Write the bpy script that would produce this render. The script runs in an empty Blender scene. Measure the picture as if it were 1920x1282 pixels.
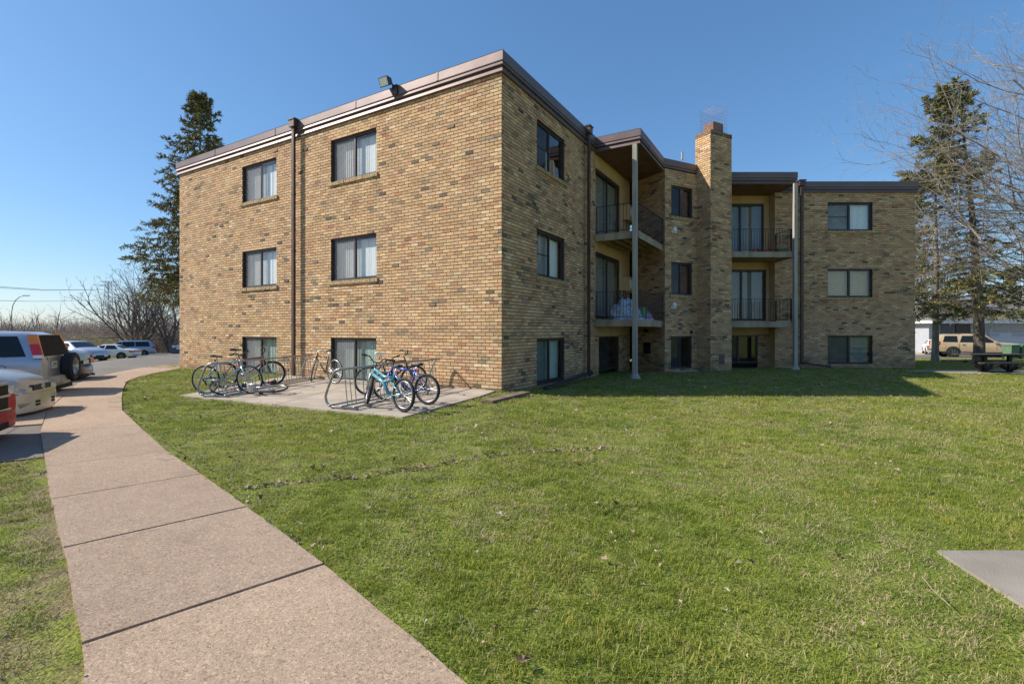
import bpy, bmesh, math, random
import numpy as np
from mathutils import Vector, Matrix, noise as mnoise
random.seed(7)
RNG = np.random.default_rng(11)
SC = bpy.context.scene
COL = SC.collection
F_PX, CX, HZ, CAMZ = 913.0, 960.0, 620.0, 1.5

WORLDPAR = set()
def ss(a, b, x):
    t = min(1.0, max(0.0, (x - a) / (b - a)))
    return t * t * (3 - 2 * t)
def zg(x, y):
    """height of the ground"""
    z = -0.13 * ss(-0.3, 1.5, x)
    z -= 0.026 * min(26.0, max(0.0, y - 19.0))
    if x < -8:
        z -= ss(-8, -14, x) * 0.023 * min(22.0, max(0.0, y - 34.0))
    d = (x + 7.66) * -0.826 + (y - 7.87) * -0.564
    z -= 0.27 * ss(0.3, 4.0, d)
    return z
def gp(px, py, z=0.0):
    Y = (CAMZ - z) * F_PX / (py - HZ)
    return ((px - CX) / F_PX * Y, Y)
# ---------------------------------------------------------------- meshes
class MB:
    def __init__(s):
        s.v = []; s.f = []; s.m = []; s.mi = 0
    def add(s, vs, fs):
        o = len(s.v)
        s.v.extend([tuple(v) for v in vs])
        for f in fs:
            s.f.append([i + o for i in f]); s.m.append(s.mi)
        return s
    def box(s, x0, x1, y0, y1, z0, z1):
        return s.add([(x0,y0,z0),(x1,y0,z0),(x1,y1,z0),(x0,y1,z0),(x0,y0,z1),(x1,y0,z1),(x1,y1,z1),(x0,y1,z1)],
                     [(0,3,2,1),(4,5,6,7),(0,1,5,4),(1,2,6,5),(2,3,7,6),(3,0,4,7)])
    def obox(s, F, u0, u1, d0, d1, z0, z1):
        """box in a wall frame F(u, d, z)"""
        c = [F(u0,d0,z0),F(u1,d0,z0),F(u1,d1,z0),F(u0,d1,z0),F(u0,d0,z1),F(u1,d0,z1),F(u1,d1,z1),F(u0,d1,z1)]
        return s.add(c, [(0,3,2,1),(4,5,6,7),(0,1,5,4),(1,2,6,5),(2,3,7,6),(3,0,4,7)])
    def beam(s, a, b, w, h, up=(0,0,1)):
        a = Vector(a); b = Vector(b); t = (b - a).normalized(); up = Vector(up)
        sd = t.cross(up)
        if sd.length < 1e-4: sd = t.cross(Vector((1,0,0)))
        sd.normalize(); u2 = sd.cross(t).normalized()
        sd *= w / 2; u2 *= h / 2
        c = [a-sd-u2, a+sd-u2, a+sd+u2, a-sd+u2, b-sd-u2, b+sd-u2, b+sd+u2, b-sd+u2]
        return s.add(c, [(0,1,2,3),(7,6,5,4),(0,4,5,1),(1,5,6,2),(2,6,7,3),(3,7,4,0)])
    def tube(s, pts, r, n=8, cap=True, closed=False):
        pts = [Vector(p) for p in pts]; N = len(pts)
        if not hasattr(r, '__len__'): r = [r] * N
        t0 = (pts[1] - pts[0]).normalized()
        ref = Vector((0,0,1)) if abs(t0.z) < .9 else Vector((1,0,0))
        nn = (ref - t0 * ref.dot(t0)).normalized()
        vs = []
        for i, p in enumerate(pts):
            if closed: t = (pts[(i+1) % N] - pts[i-1]).normalized()
            elif i == 0: t = (pts[1]-pts[0]).normalized()
            elif i == N-1: t = (pts[-1]-pts[-2]).normalized()
            else: t = ((pts[i+1]-pts[i]).normalized() + (pts[i]-pts[i-1]).normalized()).normalized()
            nn = nn - t * nn.dot(t)
            if nn.length < 1e-5: nn = t.orthogonal()
            nn.normalize(); bb = t.cross(nn)
            for k in range(n):
                a = 2*math.pi*k/n
                vs.append(p + (nn*math.cos(a) + bb*math.sin(a)) * r[i])
        fs = []
        M = N if closed else N-1
        for i in range(M):
            j = (i+1) % N
            for k in range(n):
                k2 = (k+1) % n
                fs.append((i*n+k, i*n+k2, j*n+k2, j*n+k))
        if cap and not closed:
            fs.append(tuple(range(n-1,-1,-1))); fs.append(tuple((N-1)*n+k for k in range(n)))
        return s.add(vs, fs)
    def poly(s, pts): return s.add(pts, [tuple(range(len(pts)))])
    def prism(s, pts, z0, z1):
        """pts ccw list of (x,y)"""
        n = len(pts)
        vs = [(p[0],p[1],z0) for p in pts] + [(p[0],p[1],z1) for p in pts]
        fs = [tuple(range(n-1,-1,-1)), tuple(range(n,2*n))]
        for i in range(n):
            j = (i+1) % n; fs.append((i,j,n+j,n+i))
        return s.add(vs, fs)
    def lathe(s, c, axis, prof, n=24):
        """prof: (radius, offset along axis)"""
        c = Vector(c); ax = Vector(axis).normalized(); u = ax.orthogonal().normalized(); w = ax.cross(u)
        vs = []
        for r, h in prof:
            for k in range(n):
                a = 2*math.pi*k/n
                vs.append(c + ax*h + (u*math.cos(a)+w*math.sin(a))*r)
        fs = []
        for i in range(len(prof)-1):
            for k in range(n):
                k2 = (k+1) % n
                fs.append((i*n+k, i*n+k2, (i+1)*n+k2, (i+1)*n+k))
        return s.add(vs, fs)
    def disc(s, c, axis, r, n=20):
        c = Vector(c); ax = Vector(axis).normalized(); u = ax.orthogonal().normalized(); w = ax.cross(u)
        return s.add([c + (u*math.cos(2*math.pi*k/n)+w*math.sin(2*math.pi*k/n))*r for k in range(n)], [tuple(range(n))])
    def build(s, name, mat, parent=None, smooth=False, sharp=None):
        me = bpy.data.meshes.new(name)
        me.from_pydata(s.v, [], s.f)
        ms = mat if isinstance(mat, (list, tuple)) else [mat]
        for m in ms: me.materials.append(m)
        if len(ms) > 1: me.polygons.foreach_set('material_index', s.m)
        if smooth:
            me.polygons.foreach_set('use_smooth', [True]*len(me.polygons))
            if sharp: me.set_sharp_from_angle(angle=math.radians(sharp))
        me.update()
        return link(name, me, parent)
def link(name, me, parent=None, coll=None):
    o = bpy.data.objects.new(name, me)
    (coll or COL).objects.link(o)
    if parent is not None:
        o.parent = parent
        if parent.name in WORLDPAR:        # its children are given in world coordinates
            o.matrix_parent_inverse = Matrix.Translation(-Vector(parent.location))
    return o
def np_mesh(name, verts, faces, mat, smooth=False):
    me = bpy.data.meshes.new(name)
    verts = np.asarray(verts, dtype=np.float32).reshape(-1, 3); faces = np.asarray(faces, dtype=np.int32)
    nf, k = faces.shape
    me.vertices.add(len(verts)); me.vertices.foreach_set('co', verts.ravel())
    me.loops.add(nf*k); me.loops.foreach_set('vertex_index', faces.ravel())
    me.polygons.add(nf); me.polygons.foreach_set('loop_start', np.arange(nf, dtype=np.int32)*k)
    me.polygons.foreach_set('use_smooth', np.full(nf, bool(smooth)))
    me.materials.append(mat)
    me.update(calc_edges=True); me.validate()
    return me
def tag(o, label=None, cat=None, group=None, kind=None):
    if label: o['label'] = label
    if cat: o['category'] = cat
    if group: o['group'] = group
    if kind: o['kind'] = kind
    return o
def empty(name, loc=(0,0,0), rz=0.0):
    o = bpy.data.objects.new(name, None); COL.objects.link(o)
    o.location = loc; o.rotation_euler = (0,0,rz); o.empty_display_size = .2
    return o
def wempty(name, loc):
    o = empty(name, loc); WORLDPAR.add(o.name); return o
# ---------------------------------------------------------------- materials
def new_mat(name):
    m = bpy.data.materials.new(name); m.use_nodes = True
    nt = m.node_tree; b = nt.nodes['Principled BSDF']
    return m, nt, b
def N(nt, t, **kw):
    n = nt.nodes.new(t)
    for k, v in kw.items():
        setattr(n, k, v)
    return n
def mat(name, col, rough=.6, metal=0.0, var=0.15, scale=8.0, bump=0.0, bscale=None, coat=0.0, col2=None, detail=6, spec=.5, stretch=None):
    m, nt, b = new_mat(name)
    b.inputs['Roughness'].default_value = rough; b.inputs['Metallic'].default_value = metal
    b.inputs['Specular IOR Level'].default_value = spec
    b.inputs['Coat Weight'].default_value = coat
    tc = N(nt, 'ShaderNodeTexCoord')
    vec = tc.outputs['Object']
    if stretch:
        mp = N(nt, 'ShaderNodeMapping'); mp.inputs['Scale'].default_value = stretch
        nt.links.new(vec, mp.inputs[0]); vec = mp.outputs[0]
    nz = N(nt, 'ShaderNodeTexNoise'); nz.inputs['Scale'].default_value = scale; nz.inputs['Detail'].default_value = detail
    nt.links.new(vec, nz.inputs['Vector'])
    rp = N(nt, 'ShaderNodeValToRGB')
    c2 = col2 if col2 else tuple(min(1, c*(1+var*1.2)) for c in col)
    c1 = tuple(c*(1-var) for c in col)
    rp.color_ramp.elements[0].position = .3; rp.color_ramp.elements[1].position = .7
    rp.color_ramp.elements[0].color = (*c1, 1); rp.color_ramp.elements[1].color = (*c2, 1)
    nt.links.new(nz.outputs['Fac'], rp.inputs[0]); nt.links.new(rp.outputs[0], b.inputs['Base Color'])
    if bump:
        n2 = N(nt, 'ShaderNodeTexNoise'); n2.inputs['Scale'].default_value = bscale or scale*6; n2.inputs['Detail'].default_value = 5
        nt.links.new(vec, n2.inputs['Vector'])
        bp = N(nt, 'ShaderNodeBump'); bp.inputs['Strength'].default_value = 1; bp.inputs['Distance'].default_value = bump
        nt.links.new(n2.outputs['Fac'], bp.inputs['Height']); nt.links.new(bp.outputs[0], b.inputs['Normal'])
    return m
def glass_mat(name, tint=(.8,.85,.88), refl=1.45, extra=0.0, rough=0.0):
    """pane: transparent + fresnel gloss"""
    m = bpy.data.materials.new(name); m.use_nodes = True; nt = m.node_tree
    nt.nodes.remove(nt.nodes['Principled BSDF']); out = nt.nodes['Material Output']
    tr = N(nt, 'ShaderNodeBsdfTransparent'); tr.inputs[0].default_value = (*tint, 1)
    gl = N(nt, 'ShaderNodeBsdfGlossy'); gl.inputs['Roughness'].default_value = rough; gl.inputs[0].default_value = (1,1,1,1)
    fr = N(nt, 'ShaderNodeLayerWeight'); fr.inputs['Blend'].default_value = .5
    pw = N(nt, 'ShaderNodeMath'); pw.operation = 'POWER'; pw.inputs[1].default_value = 4.0; nt.links.new(fr.outputs['Facing'], pw.inputs[0])
    ad = N(nt, 'ShaderNodeMath'); ad.operation = 'MULTIPLY_ADD'; ad.inputs[1].default_value = .9; ad.inputs[2].default_value = .07 + extra
    ad.use_clamp = True
    mx = N(nt, 'ShaderNodeMixShader')
    nt.links.new(pw.outputs[0], ad.inputs[0]); nt.links.new(ad.outputs[0], mx.inputs[0])
    nt.links.new(tr.outputs[0], mx.inputs[1]); nt.links.new(gl.outputs[0], mx.inputs[2]); nt.links.new(mx.outputs[0], out.inputs[0])
    return m
def attr_mat(name, rough=.85, nscale=40, namt=.25, bump=.002, spec=.3):
    """colour from the face attribute 'tone' with a little grain"""
    m, nt, b = new_mat(name)
    b.inputs['Roughness'].default_value = rough; b.inputs['Specular IOR Level'].default_value = spec
    at = N(nt, 'ShaderNodeAttribute'); at.attribute_name = 'tone'
    tc = N(nt, 'ShaderNodeTexCoord')
    nz = N(nt, 'ShaderNodeTexNoise'); nz.inputs['Scale'].default_value = nscale; nz.inputs['Detail'].default_value = 6
    nt.links.new(tc.outputs['Object'], nz.inputs['Vector'])
    mr = N(nt, 'ShaderNodeMapRange'); mr.inputs['From Min'].default_value = .3; mr.inputs['From Max'].default_value = .7
    mr.inputs['To Min'].default_value = 1.1-namt; mr.inputs['To Max'].default_value = 1.1+namt
    nt.links.new(nz.outputs['Fac'], mr.inputs[0])
    vm = N(nt, 'ShaderNodeVectorMath'); vm.operation = 'MULTIPLY'
    nt.links.new(at.outputs['Color'], vm.inputs[0]); nt.links.new(mr.outputs[0], vm.inputs[1])
    nt.links.new(vm.outputs[0], b.inputs['Base Color'])
    bp = N(nt, 'ShaderNodeBump'); bp.inputs['Distance'].default_value = bump; bp.inputs['Strength'].default_value = 1
    nt.links.new(nz.outputs['Fac'], bp.inputs['Height']); nt.links.new(bp.outputs[0], b.inputs['Normal'])
    return m
M = {}
M['brick'] = attr_mat('brick', .9, 22, .24, .0012)
M['mortar'] = mat('mortar', (.105,.07,.044), .95, var=.18, scale=6, bump=.004, bscale=60)
M['fascia'] = mat('fascia_metal', (.150,.104,.098), .46, metal=.3, var=.12, scale=1.3, bump=.004, bscale=1.6)
M['roof'] = mat('roofing', (.12,.115,.11), .95, var=.3, scale=5, bump=.01)
M['frame'] = mat('bronze_frame', (.058,.040,.036), .42, metal=.3, var=.2)
M['frame_lt'] = mat('mill_frame', (.42,.40,.38), .4, metal=.5, var=.1)
M['glass'] = glass_mat('window_glass', (.92,.95,.95))
M['glass_dk'] = glass_mat('dim_window_glass', (.55,.6,.6))
M['blind'] = mat('vertical_blind', (.84,.83,.80), .7, var=.05)
M['blind_g'] = mat('green_tinted_blind', (.40,.50,.42), .7, var=.1)
M['blind_dk'] = mat('dim_blind', (.24,.24,.22), .7, var=.1)
M['blind_br'] = mat('tan_blind', (.62,.43,.22), .7, var=.1)
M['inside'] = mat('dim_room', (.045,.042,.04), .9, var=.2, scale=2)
M['sill'] = mat('rowlock_sill', (.36,.26,.14), .95, var=.35, scale=12, bump=.015, bscale=30)
M['stucco'] = mat('tan_stucco', (.56,.37,.19), .9, var=.1, scale=2, bump=.002, bscale=90)
M['soffit'] = mat('soffit_board', (.17,.078,.05), .7, var=.3, scale=3, stretch=(1,1,1))
M['wood'] = mat('weathered_wood', (.33,.26,.19), .9, var=.28, scale=3, bump=.003, bscale=40, stretch=(1,1,.25))
M['wood_post'] = mat('weathered_post', (.36,.33,.28), .9, var=.22, scale=5, bump=.003, bscale=25, stretch=(3,3,.2))
M['joist'] = mat('deck_joist', (.30,.20,.12), .9, var=.3, scale=4)
M['rail'] = mat('black_rail', (.012,.012,.014), .5, metal=.2, var=.2)
M['pipe'] = mat('downspout_brown', (.085,.045,.035), .45, metal=.2, var=.25, scale=2)
M['pipe_dk'] = mat('drain_black', (.03,.028,.03), .55, var=.25)
M['timber'] = mat('old_timber', (.17,.12,.085), .95, var=.35, scale=5, bump=.006, bscale=20)
M['white'] = mat('white_plastic', (.7,.7,.68), .5, var=.08)
M['concrete'] = mat('pad_concrete', (.39,.33,.26), .9, var=.16, scale=1.6, bump=.002, bscale=60)
M['slab'] = mat('old_concrete', (.27,.235,.19), .95, var=.2, scale=2.2, bump=.003, bscale=70)
M['steel'] = mat('galvanised_steel', (.36,.35,.33), .42, metal=.75, var=.2, scale=20)
M['black'] = mat('black_rubber', (.018,.018,.018), .75, var=.3, scale=20)
M['chrome'] = mat('chrome', (.6,.6,.6), .22, metal=1, var=.1)
M['dark'] = mat('dark_void', (.01,.01,.01), .8, var=.2)
M['plate'] = mat('plate_white', (.55,.6,.58), .5, var=.1)
SUN_E, SKY_E, EXPO = 3.85, 0.15, 0.74
# ================================================================ apartment building
CH, BL = 0.087, 0.245
ZB = -0.36
def sn(z): return round((z - ZB) / CH) * CH + ZB
A = (-0.261, 11.91); DL = (-0.859, 0.511); DR = (0.511, 0.859)
W = (A[0]+DL[0]*15.41, A[1]+DL[1]*15.41)
B = (A[0]+DR[0]*6.25, A[1]+DR[1]*6.25)
C = (4.278, 16.479); D = (5.92, 19.25); D1 = (6.03, 19.20)
DM = (0.880, 0.475); DN = (-0.475, 0.880)
P = (D1[0]+DN[0]*1.88, D1[1]+DN[1]*1.88)
Mc = (7.93, 19.46); L = (Mc[0]+DN[0]*.741, Mc[1]+DN[1]*.741); R = (Mc[0]+DM[0]*1.25, Mc[1]+DM[1]*1.25); R1 = (L[0]+DM[0]*1.25, L[1]+DM[1]*1.25)
ZT = 8.10; ZF = 7.81
W2 = (W[0]+DR[0]*12, W[1]+DR[1]*12)
apt = wempty('apartment_building', (A[0], A[1], 0))
tag(apt, 'three storey tan brick apartment building with brown metal roof edge, balconies and a brick chimney', 'apartment building')
def frame(p0, d, nrm):
    """wall frame: u along, dd outward, z up"""
    return lambda u, dd, z: (p0[0]+d[0]*u+nrm[0]*dd, p0[1]+d[1]*u+nrm[1]*dd, z)
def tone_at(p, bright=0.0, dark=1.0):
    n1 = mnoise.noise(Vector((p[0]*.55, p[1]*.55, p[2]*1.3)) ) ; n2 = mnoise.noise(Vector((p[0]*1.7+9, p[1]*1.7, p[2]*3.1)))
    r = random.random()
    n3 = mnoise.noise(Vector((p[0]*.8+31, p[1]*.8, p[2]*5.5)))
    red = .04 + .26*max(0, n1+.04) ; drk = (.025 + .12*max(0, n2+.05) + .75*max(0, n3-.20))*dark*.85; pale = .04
    if dark > 1.2: red += .07  # walls in shade get more red bricks, to warm their shaded tone
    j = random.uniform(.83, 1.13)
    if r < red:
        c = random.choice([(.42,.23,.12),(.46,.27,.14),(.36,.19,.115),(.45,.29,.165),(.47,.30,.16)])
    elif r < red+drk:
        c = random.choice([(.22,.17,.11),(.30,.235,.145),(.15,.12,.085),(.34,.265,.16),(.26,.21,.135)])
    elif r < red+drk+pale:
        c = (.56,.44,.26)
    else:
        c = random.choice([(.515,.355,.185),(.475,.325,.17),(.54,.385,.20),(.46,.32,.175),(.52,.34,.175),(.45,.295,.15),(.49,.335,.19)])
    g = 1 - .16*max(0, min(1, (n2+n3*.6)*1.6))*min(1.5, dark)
    w_ = 1.07 if dark > 1.2 else 1.02  # browner shade of the unlit walls tinted into the brick colour
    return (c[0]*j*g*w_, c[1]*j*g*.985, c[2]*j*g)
def brick_wall(name, p0, d, nrm, length, z0, z1, ops, parent, dark=1.0, u_start=0.0, back=True):
    """real bricks over a mortar bed; ops = openings (u0,u1,z0,z1)"""
    F = frame(p0, d, nrm); vs = []; cols = []
    k = 0; z = z0 = sn(z0)
    while z < z1 - .01:
        zt = min(z + CH, z1)
        u = u_start - (BL*.5 if k % 2 else 0) - (k*7 % 5)*.006
        cuts = [(o[0], o[1]) for o in ops if o[2] < z+CH*.5 < o[3]]
        while u < length:
            a, b = max(u, u_start), min(u+BL-.014, length)
            u += BL
            segs = [(a, b)]
            for c0, c1 in cuts:
                ns = []
                for s0, s1 in segs:
                    if s1 <= c0 or s0 >= c1: ns.append((s0, s1)); continue
                    if s0 < c0: ns.append((s0, c0))
                    if s1 > c1: ns.append((c1, s1))
                segs = ns
            for s0, s1 in segs:
                if s1 - s0 < .02: continue
                c = tone_at(F((s0+s1)/2, 0, z), dark=dark)
                k_ = 1.0; um = (s0+s1)/2
                for o in ops:       # rain marks below the ends of the sills
                    if o[2] > 2 and -.95 < z-o[2] < -.1 and min(abs(um-o[0]+.02), abs(um-o[1]-.02)) < .14: k_ = .72+.25*(o[2]-z)
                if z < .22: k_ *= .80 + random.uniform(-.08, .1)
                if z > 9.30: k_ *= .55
                c = (c[0]*k_, c[1]*k_, c[2]*k_*1.02)
                rough = sum(c) < .55
                ga, gb = random.uniform(-.0022, .0022), random.uniform(-.0011, .0011); g = [ga+gb, -ga+gb, -ga-gb, ga-gb]
                dd = random.uniform(.008, .013) + (random.uniform(.004, .020) if rough and random.random() < .5 else 0)
                ta, tb = z + random.uniform(0,.001), zt - .017 + random.uniform(-.002, .002)
                vs += [F(s0, -.004, ta), F(s1, -.004, ta), F(s1, -.004, tb), F(s0, -.004, tb),
                       F(s0, dd+g[0], ta), F(s1, dd+g[1], ta), F(s1, dd+g[2], tb), F(s0, dd+g[3], tb)]
                cols += [c]*5
        z += CH; k += 1
    nb = len(vs)//8
    base = np.array([(4,5,6,7),(0,1,5,4),(1,2,6,5),(2,3,7,6),(3,0,4,7)])
    faces = (np.arange(nb)[:,None,None]*8 + base[None]).reshape(-1,4)
    # orientation: frame may be mirrored
    a, b, c_ = (Vector(vs[4]), Vector(vs[5]), Vector(vs[7]))
    if (b-a).cross(c_-a).dot(Vector((nrm[0], nrm[1], 0))) < 0: faces = faces[:, ::-1]
    me = np_mesh(name, vs, faces, M['brick'])
    at = me.attributes.new('tone', 'FLOAT_COLOR', 'FACE')
    ca = np.ones((nb*5, 4), dtype=np.float32); ca[:, :3] = np.array(cols)
    if len(me.polygons) == nb*5: at.data.foreach_set('color', ca.ravel())
    o = link(name, me, parent)
    if not back: return o, F
    # mortar bed with the openings left out
    us = sorted({u_start, length} | {x for q in ops for x in q[:2]}); zs = sorted({z0, z1} | {x for q in ops for x in q[2:]})
    mb = MB()
    for i in range(len(us)-1):
        for j in range(len(zs)-1):
            uc, zc = (us[i]+us[i+1])/2, (zs[j]+zs[j+1])/2
            if any(q[0] < uc < q[1] and q[2] < zc < q[3] for q in ops): continue
            mb.poly([F(us[i],0,zs[j]), F(us[i+1],0,zs[j]), F(us[i+1],0,zs[j+1]), F(us[i],0,zs[j+1])])
    for q in ops:   # reveals
        e = -.16
        mb.poly([F(q[0],0,q[2]),F(q[0],0,q[3]),F(q[0],e,q[3]),F(q[0],e,q[2])])
        mb.poly([F(q[1],0,q[2]),F(q[1],0,q[3]),F(q[1],e,q[3]),F(q[1],e,q[2])])
        mb.poly([F(q[0],0,q[3]),F(q[1],0,q[3]),F(q[1],e,q[3]),F(q[0],e,q[3])])
        mb.poly([F(q[0],0,q[2]),F(q[1],0,q[2]),F(q[1],e,q[2]),F(q[0],e,q[2])])
    mb.build('mortar_bed', M['mortar'], o)
    return o, F

def blinds(F, u0, u1, z0, z1, d, m, parent, ang=35, name='blind', gap=.085):
    mb = MB(); u = u0; w = .089
    a = math.radians(ang)
    while u < u1 - .04:
        aa = a + random.uniform(-.12, .12)
        c, s_ = math.cos(aa)*w/2, math.sin(aa)*w/2; uc = u + w/2
        k = random.uniform(-.006, .006)
        mb.poly([F(uc-c, d-s_, z0+k), F(uc+c, d+s_, z0+k), F(uc+c, d+s_, z1), F(uc-c, d-s_, z1)])
        u += gap
    return mb.build(name, m, parent)

def window(F, u0, u1, z0, z1, parent, blind='w', sill=True, left_screen=True, midbar=False, deep=-.07, ang=30, door=False, fm=None, right_light=False, name='window', flip=False, room=.6):
    fw = .05 if not door else .07
    f = MB(); d0, d1 = deep-.06, deep+.015
    uc = (u0+u1)/2
    e = .001
    f.obox(F, u0+e, u0+fw, d0, d1, z0+e, z1-e); f.obox(F, u1-fw, u1-e, d0, d1, z0+e, z1-e)
    f.obox(F, u0+fw, u1-fw, d0, d1, z1-fw*1.25, z1-e); f.obox(F, u0+fw, u1-fw, d0, d1, z0+e, z0+fw)
    f.obox(F, uc-.03, uc+.03, d0+.005, d1-.012, z0+fw, z1-fw*1.25)
    fo = f.build(name, fm or M['frame'], parent)
    # sashes
    t = .028
    for i, (a, b) in enumerate(((u0+fw, uc-.03), (uc+.03, u1-fw))):
        s_ = MB(); dd0, dd1 = deep-.045+.012*i, deep-.028+.012*i
        za, zb = z0+fw, z1-fw*1.25
        s_.obox(F, a, a+t, dd0, dd1, za, zb); s_.obox(F, b-t, b, dd0, dd1, za, zb)
        s_.obox(F, a+t, b-t, dd0, dd1, za, za+t); s_.obox(F, a+t, b-t, dd0, dd1, zb-t, zb)
        scr = (i == 0) != flip
        if midbar and scr: s_.obox(F, a+t, b-t, dd0, dd1+.004, (za+zb)/2-.015, (za+zb)/2+.015)
        s_.build('sash', M['frame_lt'] if (right_light and not scr) else (fm or M['frame']), fo)
        g = MB(); dm = (dd0+dd1)/2
        g.poly([F(a+t, dm, za+t), F(b-t, dm, za+t), F(b-t, dm, zb-t), F(a+t, dm, zb-t)]); g.build('pane', M['glass'], fo)
        if left_screen and scr:
            g = MB(); dm = dd1+.008
            g.poly([F(a+.004, dm, za), F(b-.004, dm, za), F(b-.004, dm, zb), F(a+.004, dm, zb)]); g.build('insect_screen', M['screen' if F is FW else 'screen_shade'], fo)
    if blind:
        blinds(F, u0+.04, u1-.03, z0+.07, z1-.09, deep-.16, {'w': M['blind'], 'g': M['blind_g'], 'd': M['blind_dk'], 'b': M['blind_br']}[blind], fo, ang)
    # the room behind
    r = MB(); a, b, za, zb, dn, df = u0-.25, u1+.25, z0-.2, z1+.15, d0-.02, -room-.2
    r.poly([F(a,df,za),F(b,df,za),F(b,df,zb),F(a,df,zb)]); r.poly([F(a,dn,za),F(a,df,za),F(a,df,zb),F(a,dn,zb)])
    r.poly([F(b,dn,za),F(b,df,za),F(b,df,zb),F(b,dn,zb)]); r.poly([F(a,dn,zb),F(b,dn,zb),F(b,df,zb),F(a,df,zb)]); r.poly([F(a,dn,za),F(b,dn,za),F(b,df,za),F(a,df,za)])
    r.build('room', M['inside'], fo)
    if sill:
        q = MB(); n = max(6, int((u1-u0+.16)/.1))
        for i in range(n):
            a_, b_ = u0-.08+(u1-u0+.16)*i/n, u0-.08+(u1-u0+.16)*(i+1)/n
            j = random.uniform(-.008, .008)
            q.obox(F, a_+.002, b_-.002, -.10, .062+j, z0-.118+random.uniform(-.006,.004), z0-.012+random.uniform(-.006,.006))
        q.build('sill', M['sill'], fo)
    return fo
# insect screen
def screen_mat(name, col):
    m = bpy.data.materials.new(name); m.use_nodes = True; nt = m.node_tree
    nt.nodes.remove(nt.nodes['Principled BSDF'])
    tr = N(nt, 'ShaderNodeBsdfTransparent'); df = N(nt, 'ShaderNodeBsdfDiffuse'); df.inputs[0].default_value = (*col,1)
    mx = N(nt, 'ShaderNodeMixShader'); mx.inputs[0].default_value = .42
    tc = N(nt, 'ShaderNodeTexCoord'); nz = N(nt, 'ShaderNodeTexNoise'); nz.inputs['Scale'].default_value = 2.5; nz.inputs['Detail'].default_value = 8
    mr = N(nt, 'ShaderNodeMapRange'); mr.inputs['To Min'].default_value = .25; mr.inputs['To Max'].default_value = .6
    nt.links.new(tc.outputs['Object'], nz.inputs[0]); nt.links.new(nz.outputs[0], mr.inputs[0]); nt.links.new(mr.outputs[0], mx.inputs[0])
    nt.links.new(tr.outputs[0], mx.inputs[1]); nt.links.new(df.outputs[0], mx.inputs[2]); nt.links.new(mx.outputs[0], nt.nodes['Material Output'].inputs[0])
    return m
M['screen'] = screen_mat('insect_screen', (.34,.335,.33)); M['screen_shade'] = screen_mat('insect_screen_shaded', (.07,.07,.072))  # same mesh twice: sunlit tone, and a copy with shade in its colour
ZW = [(sn(6.08), sn(7.37)), (sn(2.99), sn(4.32)), (sn(-.03), sn(1.30))]     # window rows
NLW = (-.511, -.859); NRF = (.859, -.511); NM = (.475, -.880)
# --- sunlit left wall (u runs from the corner to the left)
ops = [(u0, u1, z0, z1) for (u0, u1) in ((4.26, 6.22), (8.97, 10.98)) for (z0, z1) in ZW]
w, FLW = brick_wall('brick_wall', A, DL, NLW, 15.41, -.36, ZF+.1, ops, apt, dark=.95, u_start=-.012)
FW = lambda u, d, z: FLW(-u, d, z)      # windows: u grows to the right in the picture
for (u0, u1, z0, z1) in ops:
    base = z1 < 2
    window(FW, -u1, -u0, z0, z1, apt, blind=('g' if base else 'w'), sill=not base, ang=8, right_light=(u0 > 8 and z1 > 6))
# --- shaded face beside it
ops = [(1.84, 3.68, z0, z1) for (z0, z1) in ZW]
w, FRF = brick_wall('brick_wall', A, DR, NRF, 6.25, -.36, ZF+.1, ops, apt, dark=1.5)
for i, (u0, u1, z0, z1) in enumerate(ops):
    window(FRF, u0, u1, z0, z1, apt, blind=(None, 'w', 'g')[i], sill=z1 > 2, midbar=z1 > 2, ang=15)
blinds(FRF, 2.9, 3.1, ZW[0][0]+.07, ZW[0][0]+.75, -.25, M['blind'], apt, 10, 'loose_blind')
# --- recess wall behind first balcony: tan stucco with sliding doors
DZ = [4.90, 1.89]
pan_ops = [(6.40, 9.14, DZ[0]+.06, 7.36), (6.40, 9.14, DZ[1]+.06, 4.35), (6.72, 8.98, ZW[2][0]+.02, ZW[2][1])]
def plain_wall(name, F, ops, u0, u1, z0, z1, m, parent, d=0.0, deep=.2):
    us = sorted({u0, u1} | {x for q in ops for x in q[:2]}); zs = sorted({z0, z1} | {x for q in ops for x in q[2:]})
    mb = MB()
    for i in range(len(us)-1):
        for j in range(len(zs)-1):
            uc, zc = (us[i]+us[i+1])/2, (zs[j]+zs[j+1])/2
            if any(q[0] < uc < q[1] and q[2] < zc < q[3] for q in ops): continue
            mb.poly([F(us[i],d,zs[j]), F(us[i+1],d,zs[j]), F(us[i+1],d,zs[j+1]), F(us[i],d,zs[j+1])])
    for q in ops:
        e = d-deep
        for (a, b) in (((q[0],q[2]),(q[0],q[3])), ((q[1],q[2]),(q[1],q[3])), ((q[0],q[3]),(q[1],q[3])), ((q[0],q[2]),(q[1],q[2]))):
            mb.poly([F(a[0],d,a[1]), F(b[0],d,b[1]), F(b[0],e,b[1]), F(a[0],e,a[1])])
    return mb.build(name, m, parent)
plain_wall('stucco_panel', FRF, pan_ops[:2]+[(6.72, 8.98, 1.3, ZW[2][1])], 6.252, 10.46, 1.32, ZF+.1, M['stucco'], apt, d=-.03)
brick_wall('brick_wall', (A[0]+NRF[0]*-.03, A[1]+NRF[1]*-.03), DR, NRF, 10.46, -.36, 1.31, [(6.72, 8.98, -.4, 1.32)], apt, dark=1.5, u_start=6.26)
Fp = lambda u, d, z: FRF(u, d-.03, z)
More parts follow.
